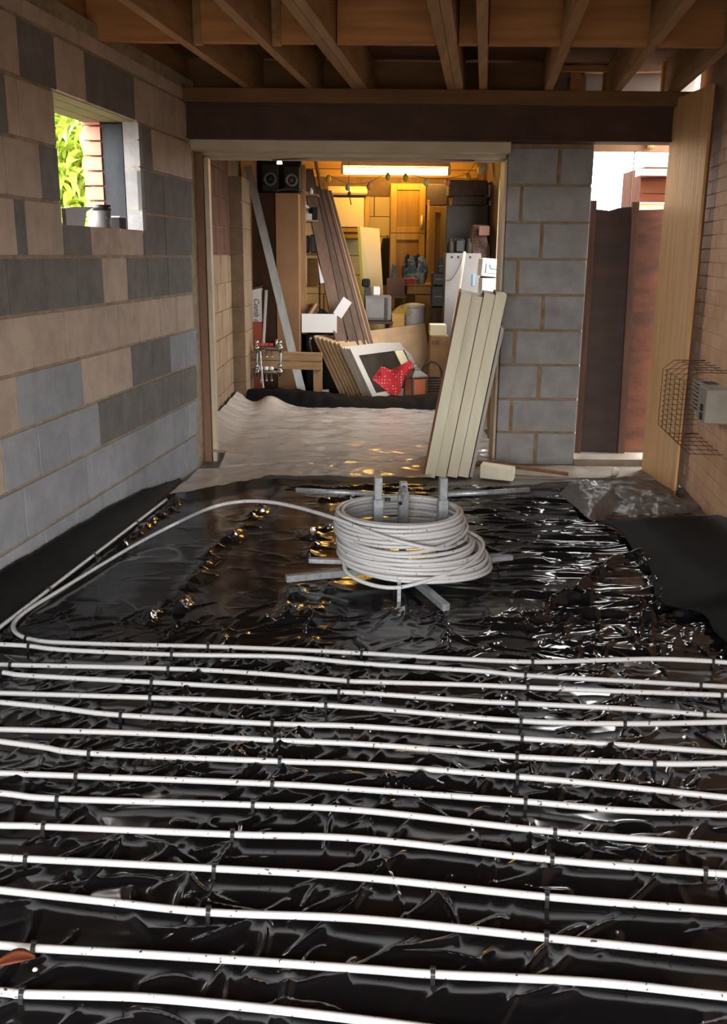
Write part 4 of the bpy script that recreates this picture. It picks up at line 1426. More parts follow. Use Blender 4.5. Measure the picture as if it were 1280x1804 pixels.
for (y, m, cap) in ((613, 'bronze', 'red_plastic'), (655, 'bronze', 'white_plastic')):
    br = MB().tube([mp_(449, y), mp_(496, y + 1)], .019, 12).build('bar', m, mf)
    for k, x in enumerate((459, 469, 478)):
        q = mp_(x, y)
        if cap == 'red_plastic':
            MB().box(mp_(x, y - 6), (.045, .03, .03), None, .004).build('valve_cap', cap, br)
        else:
            MB().lathe([(.021, 0), (.023, .008), (.022, .03), (.014, .034)], mp_(x, y - 3), 12).build('valve_cap', cap, br)
        MB().lathe([(.008, 0), (.008, -.055), (.014, -.058), (.014, -.072), (.006, -.075)], q - Vector((0, 0, .018)), 10).build('outlet', 'chrome', br)
    for x in (452, 493):
        q = mp_(x, y)
        MB().lathe([(.016, -.045), (.022, -.04), (.022, -.015), (.03, -.012), (.03, .014), (.018, .018), (.018, .04), (.022, .045), (.02, .07), (.008, .072)], q, 12).build('end_valve', 'chrome', br)
for x in (452.5, 494):
    MB().tube([mp_(x, 610), mp_(x, 665)], .011, 10).build('bracket', 'galvanised', mf)
MB().tube([mp_(487, 612) + Vector((0, -.02, 0)), mp_(487, 597) + Vector((0, -.02, 0))], .014, 10).build('air_vent', 'chrome', mf)
pts = [mp_(459, 618) + Vector((.0, -.04, 0)), mp_(461, 648) + Vector((0, -.045, 0)), mp_(463, 670) + Vector((0, -.03, 0)), mp_(465, 690) + Vector((0, -.05, 0)), mp_(466, 712) + Vector((0, -.12, 0))]
tag(MB().tube(spline(pts, 6), .0085, 8).build('riser_pipe', 'pipe_white'), 'white pipe hanging down from the heating manifold', 'pipe')
# ---- carton with script lettering
ct = thing('long_carton', 'tall narrow white and red carton standing behind the manifold', 'carton', (-1.06, 9.5, 0))
CYc = 9.44
ax0, ax1 = PY(444, 550, CYc).x, PY(461, 550, CYc).x
zt, zm_, zb_ = PY(452, 508, CYc).z, PY(452, 567, CYc).z, .004
MB().box(((ax0 + ax1) / 2, CYc + .1, (zt + zm_) / 2), (ax1 - ax0, .2, zt - zm_), None, .003).build('upper_body', 'white_card', ct)
MB().box(((ax0 + ax1) / 2, CYc + .1, (zm_ + zb_) / 2), (ax1 - ax0, .2, zm_ - zb_), None, .003).build('lower_body', 'red_card', ct)
MB().box((ax1 + .012, CYc + .1, zm_ * .8), (.02, .21, zt * .85), rot('Y', 4), .002).build('side_flap', 'white_card', ct)
MB().prism([PY(444, 508, CYc), PY(461, 503, CYc), PY(461, 507, CYc), PY(444, 511, CYc)], (0, .2, 0)).build('lid', 'brown_shade', ct)
text_mesh('lettering', 'Comb c', .07, 'ink', ct, ((ax0 + ax1) / 2 - .004, CYc - .002, PY(452, 546, CYc).z), FRONT @ rot('Z', -90), shear=.3)

# ---- tall brown cabinet side, darker panel, aluminium rail
cb = thing('tall_cabinet', 'tall brown cabinet with plain side standing by the garage wall', 'cabinet', (-.75, 9.6, 0))
fb(MB_ := MB(), 487, 340, 527, 700, 9.45, .45, .003, z0=.0)
MB_.build('side_panel', 'brown_board', cb)
fb(MB_ := MB(), 446, 340, 486, 700, 9.62, .4, .003, z0=.0)
MB_.build('rear_panel', 'brown_shade', cb)
al = MB()
A, B = PY(436, 292, 9.44), PZ(534, 703, .02)
A, B = PY(436, 292, 9.62), PY(534, 700, 9.18)
B.z = max(B.z, .012)
al.bar(A, B, .075, .008, (0, -1, .2))
d = (B - A).normalized()
sd = d.cross(Vector((0, -1, .2))).normalized()
al2 = MB().bar(A + sd * .037 + Vector((0, .02, 0)), B + sd * .037 + Vector((0, .02, 0)), .008, .04, (0, -1, .2))
rl_ = thing('aluminium_rail', 'long grey aluminium angle leaning across the brown cabinet', 'rail', (B.x, B.y, 0))
al.build('flange', 'aluminium', rl_)
al2.build('web', 'aluminium', rl_)
tag(MB().bar(PY(530, 700, 9.3), PY(577, 688, 9.5), .05, .03, ch=.002).build('white_strip', 'white_paint'), 'short white strip on the floor beside the aluminium angle', 'strip')

# ---- stereo speakers, cloth and bulb on top of the cabinet
SYc = 9.5
ztop = PY(500, 340, 9.45).z
def speaker(x0, x1, y0, m_ring, lab):
    a, b = PY(x0, 310, SYc).x, PY(x1, 310, SYc).x
    z1 = PY((x0 + x1) / 2, y0, SYc).z
    t = thing('speaker', lab, 'speaker', ((a + b) / 2, SYc + .1, ztop), 'speakers on the brown cabinet')
    MB().box(((a + b) / 2, SYc + .12, (ztop + .012 + z1) / 2), (b - a, .22, z1 - ztop - .014), None, .01).build('case', 'black_matte', t)
    c = Vector(((a + b) / 2, SYc + .008, (ztop + z1) / 2 - .005))
    r = (b - a) * .40
    MB().lathe([(r * .6, 0), (r * .62, .012), (r, .014), (r * 1.0, 0)], c, 20, rot('X', 90)).build('cone_ring', m_ring, t)
    MB().lathe([(r * .55, 0), (r * .2, .004), (.002, .006)], c + Vector((0, -.002, 0)), 16, rot('X', 90)).build('cone', 'brown_shade' if m_ring != 'dark_grey' else 'black_matte', t)
speaker(499, 527, 292, 'grey_blue_tin', 'black speaker with pale grey cone ring on the cabinet')
speaker(460, 490, 288, 'dark_grey', 'dim black speaker at the left on the brown cabinet')
mb = MB(); fb(mb, 452, 272, 530, 340, 9.78, .2, .01, z0=ztop + .002)  # added black backing, keeps the area behind the speakers dark
tag(mb.build('dark_backing', 'black_matte'), 'black backing added behind the two speakers to darken the background', 'case')
cl = MB()
q = PY(505, 336, 9.46)
cl.grid(14, 6, lambda u, v: (PY(484, 336, 9.46).x + .27 * u, 9.435 + .05 * v, ztop + .004 + .035 * math.sin(math.pi * min(max(u, .0), 1)) ** .6 * (1 - .3 * v)), (0, .0, -.003))
tag(cl.build('folded_cloth', 'dark_grey'), 'folded dark grey cloth at the front edge of the cabinet top', 'cloth')
lb_ = thing('spot_bulb', 'small lit spot bulb hanging over the black speakers', 'lamp', tuple(PY(492, 285, 9.2)))
q = PY(492, 281, 9.2)
MB().lathe([(.012, .03), (.014, .0), (.026, -.035), (.02, -.04)], q, 14).build('bulb', 'bulb_glow', lb_)
MB().lathe([(.016, .028), (.016, .06), (.006, .065)], q, 12).build('socket', 'white_plastic', lb_)
MB().tube([q + Vector((0, 0, .06)), Vector((q.x, q.y, GZ - .01))], .004, 6).build('flex', 'wire_brown', lb_)
po_ = MB()
fb(po_, 528, 290, 538, 341, 9.75, .03, .002, z0=0.0)
tag(po_.build('pale_post', 'timber_up'), 'pale upright post behind the right-hand speaker', 'post')

# ---- open shelving with its small stock
sv = thing('shelf_unit', 'narrow open shelf unit right of the brown cabinet', 'shelf unit', (-.55, 10.2, 0))
VY = 9.98
sxa, sxb = PY(520, 450, VY).x, PY(560, 450, VY).x
for x in (sxa, sxb):
    MB().box((x, VY + .32, .95), (.018, .03, 1.9), None, .001).build('upright', 'dark_plank', sv)
lev = [PY(540, y, VY).z for y in (343, 389, 447, 505, 540)]
for z in lev:
    MB().box(((sxa + sxb) / 2, VY + .17, z), (sxb - sxa, .34, .016), None, .002).build('shelf', 'timber', sv)
def on(z, x0, x1, yt, Y, depth, name, m, lab, cat, base='box', ch=.003):
    a, b = PY(x0, yt, Y).x, PY(x1, yt, Y).x
    zt = PY((x0 + x1) / 2, yt, Y).z
    mb = MB()
    if base == 'box': mb.box(((a + b) / 2, Y + depth / 2, (z + .009 + zt) / 2), (b - a, depth, zt - z - .009), None, ch)
    else:
        r = (b - a) / 2
        h_ = zt - z - .009
        mb.lathe([(r * .96, 0), (r, .006), (r, h_ * .62), (r * .45, h_ * .8), (r * .45, h_ * .97), (r * .3, h_)], ((a + b) / 2, Y + r, z + .009), 16)
    return tag(mb.build(name, m), lab, cat)
on(lev[0], 544, 551, 331, VY, .04, 'bottle', 'white_plastic', 'white bottle on the top shelf beside the dark planks', 'bottle', 'b')
on(lev[0], 536, 543, 337, VY, .04, 'jar', 'egg_pink', 'small pinkish jar on the top shelf', 'jar', 'b')
on(lev[1], 527, 549, 376, VY + .02, .14, 'white_carton', 'white_card', 'small pale carton on the second shelf', 'carton')
on(lev[1], 550, 559, 365, VY + .02, .16, 'black_carton', 'black_matte', 'small black carton on the second shelf', 'carton')
on(lev[2], 546, 558, 413, VY + .02, .14, 'pale_tin', 'grey_blue_tin', 'pale blue grey tin on the third shelf', 'tin', 'box', .012)
on(lev[2], 533, 545, 415, VY + .02, .1, 'dark_tin', 'dark_grey', 'dark tin beside the pale tin on the shelf', 'tin', 'box', .012)
on(lev[3], 541, 559, 455, VY + .02, .2, 'brown_carton', 'card_brown', 'tall brown carton on the fourth shelf', 'carton')
on(lev[3], 531, 539, 465, VY + .02, .08, 'brown_bottle', 'brown_shade', 'brown bottle on the fourth shelf', 'bottle', 'b')
rl2 = MB().tube([PY(529, 358, VY + .05), PY(546, 370, VY + .1)], .022, 12)
tag(rl2.build('paper_roll', 'white_card'), 'pale roll of paper under the top shelf', 'roll')
# dark clutter box, white carton with open flap, chain lamp below it
wc = thing('open_carton', 'open white carton with raised flap on the dark crate', 'carton', (-.5, 9.62, .5))
WY = 9.6
fb(mb := MB(), 531, 553, 593, 586, WY, .012, .001); mb.build('front', 'white_plastic', wc)
a, b = PY(531, 570, WY).x, PY(593, 570, WY).x
z0, z1 = PY(560, 586, WY).z, PY(560, 555, WY).z
MB().box((b - .006, WY + .16, (z0 + z1) / 2), (.008, .3, z1 - z0)).build('side', 'white_card', wc)
MB().box((a + .006, WY + .16, (z0 + z1) / 2), (.008, .3, z1 - z0)).build('side', 'white_card', wc)
MB().box(((a + b) / 2, WY + .16, z0 + .004), (b - a, .3, .008)).build('bottom', 'white_card', wc)
MB().bar(PY(594, 556, WY + .02), PY(612, 528, WY + .05), .10, .006, (0, 1, .4)).build('flap', 'white_card', wc)
cr = MB()
fb(cr, 531, 588, 600, 700, 9.75, .35, .004, z0=0.0)
tag(cr.build('dark_crate', 'black_matte'), 'dark crate standing under the open white carton', 'crate')
q0 = PY(548, 545, 9.68)
for i, (x, y, m, lab, w) in enumerate(((548, 528, 'brown_cloth', 'crumpled brown rag heaped in the white carton', .16), (572, 534, 'black_matte', 'black rag heaped in the white carton', .15))):
    q = PY(x, y + 12, 9.76)
    mb = MB()
    rr = random.Random(i)
    k1, k2 = rr.uniform(0, 6), rr.uniform(0, 6)
    mb.grid(16, 12, lambda u, v: (q.x + (u - .5) * w * 1.5, q.y + (v - .5) * .2, z0 + .02 + .26 * (math.sin(math.pi * u) * math.sin(math.pi * v)) ** .7 * (.75 + .25 * math.sin(5 * u + k1) * math.cos(4 * v + k2))), (0, 0, -.006))
    tag(mb.build('rag', m), lab, 'rag')
tag(MB().bar(PY(540, 560, 9.66), PY(556, 535, 9.7), .05, .03, ch=.003).build('wood_offcut', 'timber'), 'tan wood offcut poking out of the white carton', 'offcut')
ch_ = thing('chain_lamp', 'small silvery lamp on a chain before the dark crate', 'lamp', tuple(PY(547, 610, 9.7)))
q = PY(547, 596, 9.7)
MB().lathe([(.004, .03), (.02, .012), (.024, -.006), (.016, -.022), (.004, -.026)], q, 12).build('bulb', 'chrome', ch_)
for k in range(7):
    c = q + Vector((-.01 + .004 * k, 0, -.035 - .02 * k))
    MB().tube([c + Vector((.007 * math.cos(a_), .003 * math.sin(a_) * (k % 2), .012 * math.sin(a_))) for a_ in [i * math.pi / 4 for i in range(8)]], .0025, 5, closed=True).build('link', 'chrome', ch_)

# ---- dark planks and boards leaning at the left
def leaner(x0, y0, x1, y1, Y0, Y1, w, th, m, lab, edge='plank_edge', turn=.5):
    """board from its foot (x0,y0) to its head (x1,y1); the edge strip faces right"""
    A, B = PY(x0, y0, Y0), PY(x1, y1, Y1)
    k = (0.002 - A.z) / (B.z - A.z)
    A = A + (B - A) * k
    t = thing('leaning_plank', lab, 'plank', (A.x, A.y, 0), 'long planks leaning in the garage')
    d = (B - A).normalized()
    sd = Vector((-math.cos(turn), -math.sin(turn), 0))
    sd = (sd - d * sd.dot(d)).normalized()
    n = d.cross(sd).normalized()
    MB().prism([A, B, B + sd * w, A + sd * w], n * th).build('board', m, t)
    MB().prism([A - sd * .002, B - sd * .002, B + sd * .006, A + sd * .006], n * (th + .002)).build('edge', edge, t)
leaner(655, 600, 582, 337, 9.9, 10.5, .06, .018, 'dark_plank', 'rightmost dark leaning plank with bright pale edge')
leaner(648, 600, 577, 338, 9.86, 10.46, .07, .018, 'dark_plank', 'second leaning plank from the right, its pale edge showing')
leaner(640, 600, 571, 335, 9.8, 10.4, .085, .02, 'dark_plank', 'third dark plank from the right in the leaning row', 'black_matte')  # black edge strips here and below paint the shaded gaps between planks
leaner(628, 600, 561, 330, 9.72, 10.34, .1, .02, 'dark_plank', 'fourth dark plank from the right in the leaning row', 'black_matte')
leaner(610, 600, 549, 300, 9.64, 10.28, .13, .02, 'dark_plank', 'leftmost dark plank of the leaning row beside the shelves', 'black_matte')
leaner(620, 600, 554, 276, 10.3, 10.9, .02, .03, 'plank_edge', 'tall thin pale batten rising above the dark planks')
mb = MB()
mb.prism([PY(560, 461, 9.6), PY(571, 498, 9.6), PY(564, 499, 9.6)], (0, .004, 0))
tag(mb.build('white_wedge', 'white_plastic'), 'thin white wedge wedged against the leaning planks', 'wedge')

# ---- stack of MDF panels and white cabinet doors leaning to the left
BLf, BRf, TLf = PZ(660, 708, .004), PZ(760, 688, .004), PY(620, 613, 9.42)
BLf.z = .004
BRf.z = .004
e_u = (BRf - BLf)
Wd = e_u.length
e_u.normalize()
e_v = (TLf - BLf)
e_v = (e_v - e_u * e_v.dot(e_u))
Hd = e_v.length
e_v.normalize()
e_n = e_u.cross(e_v).normalized()
if e_n.y > 0: e_n = -e_n                                  # towards the viewer
n_h = Vector((e_n.x, e_n.y, 0)).normalized()
def sheet_at(k, off, w, h_, th, name, m, lab, cat, group, shift=0.0, frame=False):
    o0 = BLf - n_h * off + e_u * shift
    t = thing(name, lab, cat, (o0.x, o0.y, 0), group)
    bk = -e_n * th
    if not frame:
        MB().prism([o0, o0 + e_u * w, o0 + e_u * w + e_v * h_, o0 + e_v * h_], bk).build('board', m, t)
        MB().prism([o0 - e_u * .001, o0 + e_u * .004, o0 + e_u * .004 + e_v * (h_ + .001), o0 - e_u * .001 + e_v * (h_ + .001)], bk).build('edge', 'mdf_edge' if m == 'mdf' else m, t)
    else:
        s_ = .085
        def pc(u0, u1, v0, v1, nm, mm, tt, back=0.0):
            q = o0 + e_u * u0 + e_v * v0 - e_n * back
            MB().prism([q, q + e_u * (u1 - u0), q + e_u * (u1 - u0) + e_v * (v1 - v0), q + e_v * (v1 - v0)], -e_n * tt).build(nm, mm, t)
        pc(0, s_, 0, h_, 'stile', m, th)
        pc(w - s_, w, 0, h_, 'stile', m, th)
        pc(s_, w - s_, h_ - s_, h_, 'rail', m, th)
        pc(s_, w - s_, 0, s_, 'rail', m, th)
        pc(s_, w - s_, s_, h_ - s_, 'pane', 'glass_dark', .006, th * .5)
        pc(w - s_ - .17, w - s_ - .02, s_, h_ - s_, 'inner_panel', 'cream_pale', .006, th * .2)
WG = 'white cabinet doors in the leaning stack'
sheet_at(0, 0, Wd - .06, Hd, .02, 'cabinet_door', 'white_laminate', 'front white cabinet door with a dark glazed panel', 'cabinet door', WG, 0, True)
off = .028
for i, lab in enumerate(('second white cabinet door behind the glazed front door', 'third white cabinet door behind the glazed front door', 'rearmost white cabinet door next to the brown boards')):
    sheet_at(1, off, Wd, Hd + .004 * i, .019, 'cabinet_door', 'white_laminate', lab, 'cabinet door', WG, -.006 * i)
    off += .026
names = ['first', 'second', 'third', 'fourth', 'fifth', 'sixth', 'seventh']
for i, nm in enumerate(names):
    sheet_at(2, off + .004 * (i % 3), Wd + (.06 if i > 4 else -.03 * (i % 2)), Hd + .05 + .012 * i, .018, 'mdf_board', 'mdf',
             nm + ' tan board behind the white doors, counted leftwards', 'board', 'tan boards in the leaning stack', -.01 * i)
    off += .031 + .006 * (i % 3)

A, B, C_, D_ = PY(596, 590, 9.80), PY(748, 570, 10.30), PZ(766, 685, .004), PZ(632, 697, .004)
t = thing('mdf_board', 'largest tan board, rising behind the whole stack below the white bin', 'board', (C_.x, C_.y, 0), 'tan boards in the leaning stack')
MB().prism([A, B, C_, D_], Vector((-.45, .85, 0)) * .018).build('board', 'mdf', t)
MB().prism([B - Vector((.004, .002, 0)), B, C_, C_ - Vector((.004, .002, 0))], Vector((-.45, .85, 0)) * .019).build('edge', 'mdf_edge', t)

# ---- red dotted cloth, lantern, basket
q0, RYc = PY(690, 672, 9.02), 9.02
outl = [(656, 668), (671, 645), (690, 651), (724, 634), (724, 650), (712, 664), (706, 690), (697, 702), (680, 690)]
cl = MB()
def rcloth(u, v):
    x = 656 + 70 * u
    ytop = np.interp(x, (656, 671, 690, 722, 727), (666, 645, 652, 634, 640))
    ybot = np.interp(x, (656, 680, 697, 706, 712, 727), (668, 690, 702, 688, 666, 648))
    p = PY(x, ytop + (max(ybot, ytop + 2) - ytop) * v, 9.0 + .03 * math.sin(6 * u + 3 * v) + .08 * (1 - v))
    return p
cl.grid(24, 14, rcloth, (0, .004, 0))
rd = thing('dotted_cloth', 'red cloth with white dots hung over the white cabinet door', 'cloth', tuple(PY(690, 705, 9.05)))
cl.build('drape', 'dotted_cloth', rd)
MB().grid(12, 6, lambda u, v: PZ(668 + 50 * u, 711 - 8 * v * math.sin(math.pi * u), .005 + .05 * math.sin(math.pi * u) * v), (0, .003, .003)).build('trailing_corner', 'dotted_cloth', rd)
q = PZ(731, 708, 0)
ln_ = thing('lantern', 'grey metal lantern with orange panes on the garage floor', 'lantern', (q.x, q.y, 0))
q = Vector((q.x, q.y, 0))
W_, H_ = .15, .21
Rl = rot('Z', 28)
MB().box(q + Vector((0, 0, .02)), (W_ + .02, W_ + .02, .03), Rl, .004).build('base', 'lantern_metal', ln_)
for sx in (-1, 1):
    for sy in (-1, 1):
        MB().box(q + Rl @ Vector((sx * W_ / 2, sy * W_ / 2, .035 + H_ / 2)), (.02, .02, H_), Rl, .002).build('corner_post', 'lantern_metal', ln_)
for ang in (0, 90, 180, 270):
    R_ = Rl @ rot('Z', ang)
    MB().box(q + R_ @ Vector((0, -W_ / 2, .035 + H_ / 2)), (W_ - .02, .006, H_ - .03), R_).build('pane', 'orange_glass', ln_)
MB().lathe([(.125, 0), (.12, .012), (.05, .06), (.045, .075), (.02, .085), (.004, .09)], q + Vector((0, 0, .035 + H_)), 4, Rl @ rot('Z', 45), False).build('roof', 'lantern_metal', ln_)
hc = q + Vector((0, 0, .035 + H_ + .1))
MB().tube([hc + Vector((.03 * math.cos(a_), 0, .03 * math.sin(a_))) for a_ in [i * math.pi / 6 for i in range(12)]], .004, 6, closed=True).build('ring', 'lantern_metal', ln_)
q = PZ(759, 706, 0)
bk_ = thing('wicker_basket', 'dark wicker basket with a looped handle beside the lantern', 'basket', (q.x, q.y, 0))
for k in range(9):
    MB().tube([q + Vector((.10 * math.cos(a_), .10 * math.sin(a_), .013 + k * .025)) for a_ in [i * math.pi / 9 for i in range(18)]], .013, 6, closed=True).build('wicker_band', 'wicker', bk_)
for k in range(3):
    MB().tube([q + Vector((.10 * math.cos(a_), -.05 + .03 * k, .235 + .15 * math.sin(a_))) for a_ in [i * math.pi / 10 for i in range(11)]], .011, 6).build('handle', 'rope_dark', bk_)

# ---- middle distance: bin, grey microwave, tubs, desk, tools
q = PY(729, 582, 10.5)
bn = thing('white_bin', 'white lidded bin behind the stacked boards', 'bin', (q.x, 10.6, 0))
r = (PY(748, 560, 10.5).x - PY(710, 560, 10.5).x) / 2
zt = PY(729, 543, 10.5).z
MB().lathe([(r * .85, .003), (r * .95, .03), (r, zt - .02), (r, zt)], (q.x, 10.6, 0), 24).build('drum', 'white_plastic', bn)
MB().lathe([(r * 1.04, 0), (r * 1.04, .025), (r * .95, .04), (r * .3, .052)], (q.x, 10.6, zt), 24).build('lid', 'white_plastic', bn)
tb = MB()
tz = PY(660, 566, 10.2).z
for (x, y) in ((638, 10.22), (686, 10.22)):
    pass
tbl = thing('small_table', 'low dark table carrying the grey microwave oven', 'table', (PY(662, 600, 10.3).x, 10.3, 0))
a, b = PY(635, 566, 10.2).x, PY(692, 566, 10.2).x
MB().box(((a + b) / 2, 10.4, tz - .015), (b - a, .42, .025), None, .003).build('top', 'dark_plank', tbl)
for sx in (a + .02, b - .02):
    for sy in (10.22, 10.58):
        MB().box((sx, sy, (tz - .028) / 2), (.03, .03, tz - .028)).build('leg', 'dark_plank', tbl)
mw = thing('microwave', 'grey microwave oven on the low table', 'microwave', ((a + b) / 2, 10.35, tz))
x0, x1 = PY(641, 545, 10.2).x, PY(689, 545, 10.2).x
zt = PY(665, 521, 10.2).z
MB().box(((x0 + x1) / 2, 10.4, (tz + zt) / 2 + .001), (x1 - x0, .36, zt - tz - .004), None, .012).build('case', 'appliance_grey', mw)
MB().box(((x0 + x1) / 2 - .03, 10.217, (tz + zt) / 2), ((x1 - x0) * .7, .01, (zt - tz) * .78), None, .004).build('door', 'screen_grey', mw)
MB().box((x1 - .055, 10.217, (tz + zt) / 2), (.035, .012, (zt - tz) * .85), None, .003).build('control_strip', 'dark_grey', mw)
on(zt - .009, 656, 669, 505, 10.25, .1, 'white_tub', 'white_plastic', 'white tub on top of the microwave oven', 'tub', 'box', .012)
on(zt - .009, 641, 653, 506, 10.25, .1, 'black_radio', 'black_plastic', 'small black box on top of the microwave oven', 'box')
on(PY(647, 506, 10.25).z - .008, 637, 652, 491, 10.27, .08, 'dark_tool', 'black_matte', 'dark tool resting on the small black box', 'tool', 'box', .015)
# desk
dk = thing('oak_desk', 'small yellow oak desk before the oak cupboards', 'desk', (PY(740, 520, 10.9).x, 11.1, 0))
DY = 11.06
a, b = PY(690, 500, DY).x, PY(766, 500, DY).x
zd = PY(740, 500, DY).z
MB().box(((a + b) / 2, DY + .2, zd - .012), (b - a, .4, .024), None, .003).build('top', 'oak_pale', dk)
x0 = PY(716, 510, DY).x
MB().box(((x0 + b) / 2, DY + .02, zd - .07), (b - x0 - .01, .02, .085), None, .003).build('drawer', 'oak_pale', dk)
x0 = PY(733, 520, DY).x
MB().box(((x0 + b) / 2, DY + .2, (zd - .12) / 2), (b - x0, .34, zd - .125), None, .003).build('pedestal', 'oak_pale', dk)
MB().box((a + .02, DY + .2, (zd - .026) / 2), (.03, .34, zd - .026), None, .003).build('leg', 'oak_pale', dk)
# things on the desk
bg = thing('printed_bag', 'multicoloured printed shopping bag with dark straps on the desk', 'bag', (PY(732, 498, 10.98).x, 11.0, zd))
a1, b1 = PY(707, 480, 10.95).x, PY(754, 480, 10.95).x
zt = PY(730, 453, 10.95).z
def bagf(u, v):
    a_ = 2 * math.pi * u
    w = (.80 + .2 * math.sin(math.pi * min(v * 1.1, 1))) * (b1 - a1) / 2
    return ((a1 + b1) / 2 + w * math.cos(a_), 11.03 + .07 * math.sin(a_), zd + .002 + (zt - zd) * v + .012 * math.sin(5 * a_) * v)
MB().grid(24, 8, bagf).build('body', 'bag_print', bg)
for x in (716, 734):
    MB().tube(spline([PY(x, 472, 10.93), PY(x, 455, 10.93), PY(x + 2, 449, 10.95), PY(x + 4, 456, 11.0)], 4), .014, 6).build('strap', 'black_matte', bg)
rdb = thing('red_trolley', 'red wire basket in front of the printed bag', 'basket', (PY(718, 497, 10.9).x, 10.9, zd))
for k in range(3):
    z = zd + .012 + .02 * k
    MB().tube([PY(706, 495, 10.88) + Vector((0, 0, z - PY(706, 495, 10.88).z)), PY(731, 495, 10.88) + Vector((0, 0, z - PY(731, 495, 10.88).z)), PY(731, 495, 10.98) + Vector((0, 0, z - PY(731, 495, 10.98).z))], .008, 6).build('wire', 'red_plastic', rdb)
wl_ = MB().tube([PY(711, 491, 10.8), PY(729, 489, 10.8), PY(731, 500, 10.8), PY(732, 540, 10.8)], .005, 6)
tag(wl_.build('orange_wire_frame', 'egg_pink'), 'bent orange wire frame hanging before the oak desk', 'wire frame')
on(PY(690, 521, 10.6).z - .009, 681, 713, 490, 10.6, .06, 'card_panel', 'brown_shade', 'plain brown card panel standing left of the desk', 'card')
# let the card panel stand on a stool
sl = thing('stool', 'dark stool under the brown card panel', 'stool', (PY(697, 540, 10.6).x, 10.65, 0))
zs = PY(690, 521, 10.6).z
MB().box((PY(697, 520, 10.6).x, 10.68, zs - .012), (.22, .25, .024), None, .003).build('seat', 'dark_plank', sl)
for sx in (-.09, .09):
    for sy in (-.1, .1):
        MB().box((PY(697, 520, 10.6).x + sx, 10.68 + sy, (zs - .024) / 2), (.025, .025, zs - .024)).build('leg', 'dark_plank', sl)
ct2 = MB().lathe([(.02, 0), (.05, .02), (.06, .12), (.055, .3), (.045, .46), (.02, .52), (.006, .54)], PY(682, 500, 11.5) - Vector((0, 0, 0)), 12)
ct2 = MB()
q = PY(681, 503, 11.6)
zt = PY(681, 419, 11.6).z
def coat(u, v):
    a_ = 2 * math.pi * u
    w = .075 * (0.35 + .65 * math.sin(math.pi * (.12 + .8 * (1 - v)) ) ** .6)
    return (q.x + w * math.cos(a_) + .012 * math.sin(3 * a_ + 4 * v), 11.75 + .06 * math.sin(a_), q.z + (zt - q.z) * v)
ct2.grid(18, 14, coat)
hk = thing('hanging_coat', 'dark coat hanging on the wall left of the oak cupboard', 'coat', (q.x, 11.75, q.z))
ct2.build('cloth', 'black_matte', hk)
MB().tube([(q.x, 11.75, zt - .01), (q.x, 11.75, zt + .03), (q.x, GYB - .004, zt + .03)], .005, 6).build('hook', 'steel_dark', hk)
hs = thing('hand_saw', 'dark hand saw propped right of the hanging coat', 'saw', tuple(PY(694, 500, 10.62)))
MB().prism([PY(685, 500, 10.64), PY(691, 500, 10.64), PY(694, 466, 10.68), PY(691, 464, 10.68)], (0, .004, 0)).build('blade', 'steel_dark', hs)
MB().prism([PY(690, 468, 10.67), PY(700, 468, 10.67), PY(700, 489, 10.66), PY(695, 489, 10.66)], (0, .02, 0)).build('handle', 'black_plastic', hs)
yb_ = MB()
q = PY(705, 541, 10.35)
yb_.grid(14, 10, lambda u, v: (q.x - .1 + .2 * u, q.y + .08 * (v - .5), .0 + PY(705, 553, 10.35).z + (.04 + .10 * u) * (math.sin(math.pi * min(1, u + .02)) * math.sin(math.pi * v)) ** .5), (0, 0, -.004))
tag(yb_.build('tool_bag', 'yellow_fabric'), 'yellow cloth tool bag on the small wooden box', 'bag')
wb_ = MB()
fb(wb_, 690, 553, 712, 580, 10.3, .15, .003, z0=0.0)
tag(wb_.build('wooden_box', 'oak_pale'), 'small tan wooden box between microwave and white bin', 'box')

# ---- right: cupboards, appliances
oc = thing('oak_cupboard', 'tall oak kitchen cupboard with a steel bar handle', 'cupboard', (PY(718, 450, 11.4).x, 11.6, 0))
OY = 11.45
a, b = PY(687, 400, OY).x, PY(749, 400, OY).x
zt = PY(718, 323, OY).z
MB().box(((a + b) / 2, OY + .22, zt / 2), (b - a, .4, zt), None, .002).build('carcass', 'oak', oc)
def shaker(x0, x1, z0, z1, y, par, m='oak', w=.07):
    d = MB().box(((x0 + x1) / 2, y, (z0 + z1) / 2), (x1 - x0, .012, z1 - z0), None, .001).build('door', 'oak_recess_shade', par)
    for (c, s_) in ((((x0 + w / 2), (z0 + z1) / 2), (w, z1 - z0)), (((x1 - w / 2), (z0 + z1) / 2), (w, z1 - z0)),
                    (((x0 + x1) / 2, z1 - w / 2), (x1 - x0 - 2 * w, w)), (((x0 + x1) / 2, z0 + w / 2), (x1 - x0 - 2 * w, w))):
        MB().box((c[0], y - .012, c[1]), (s_[0] - .003, .014, s_[1] - .003), None, .002).build('frame_piece', m, d)
    return d
zs = PY(718, 411, OY).z
d = shaker(a + .003, b - .003, zs + .003, zt - .003, OY + .012, oc)
hx = PY(742.5, 390, OY).x
MB().tube([(hx, OY - .03, PY(742, 405, OY).z), (hx, OY - .03, PY(742, 380, OY).z)], .014, 8).build('handle', 'cream_pale', d)
shaker(a + .003, b - .003, .6, zs - .003, OY + .012, oc)
o2 = thing('oak_side_door', 'loose oak cupboard door standing beside the tall oak cupboard', 'door panel', (PY(770, 420, 11.3).x, 11.3, 0))
a, b = PY(755, 420, 11.25).x, PY(786, 420, 11.25).x
zt = PY(770, 363, 11.25).z
shaker(a, b, .003, zt, 11.28, o2)
mb = MB(); fb(mb, 752, 352, 756, 420, 11.32, .02, .001, z0=0.0)
mb.build('edge_strip', 'oak_pale', o2)
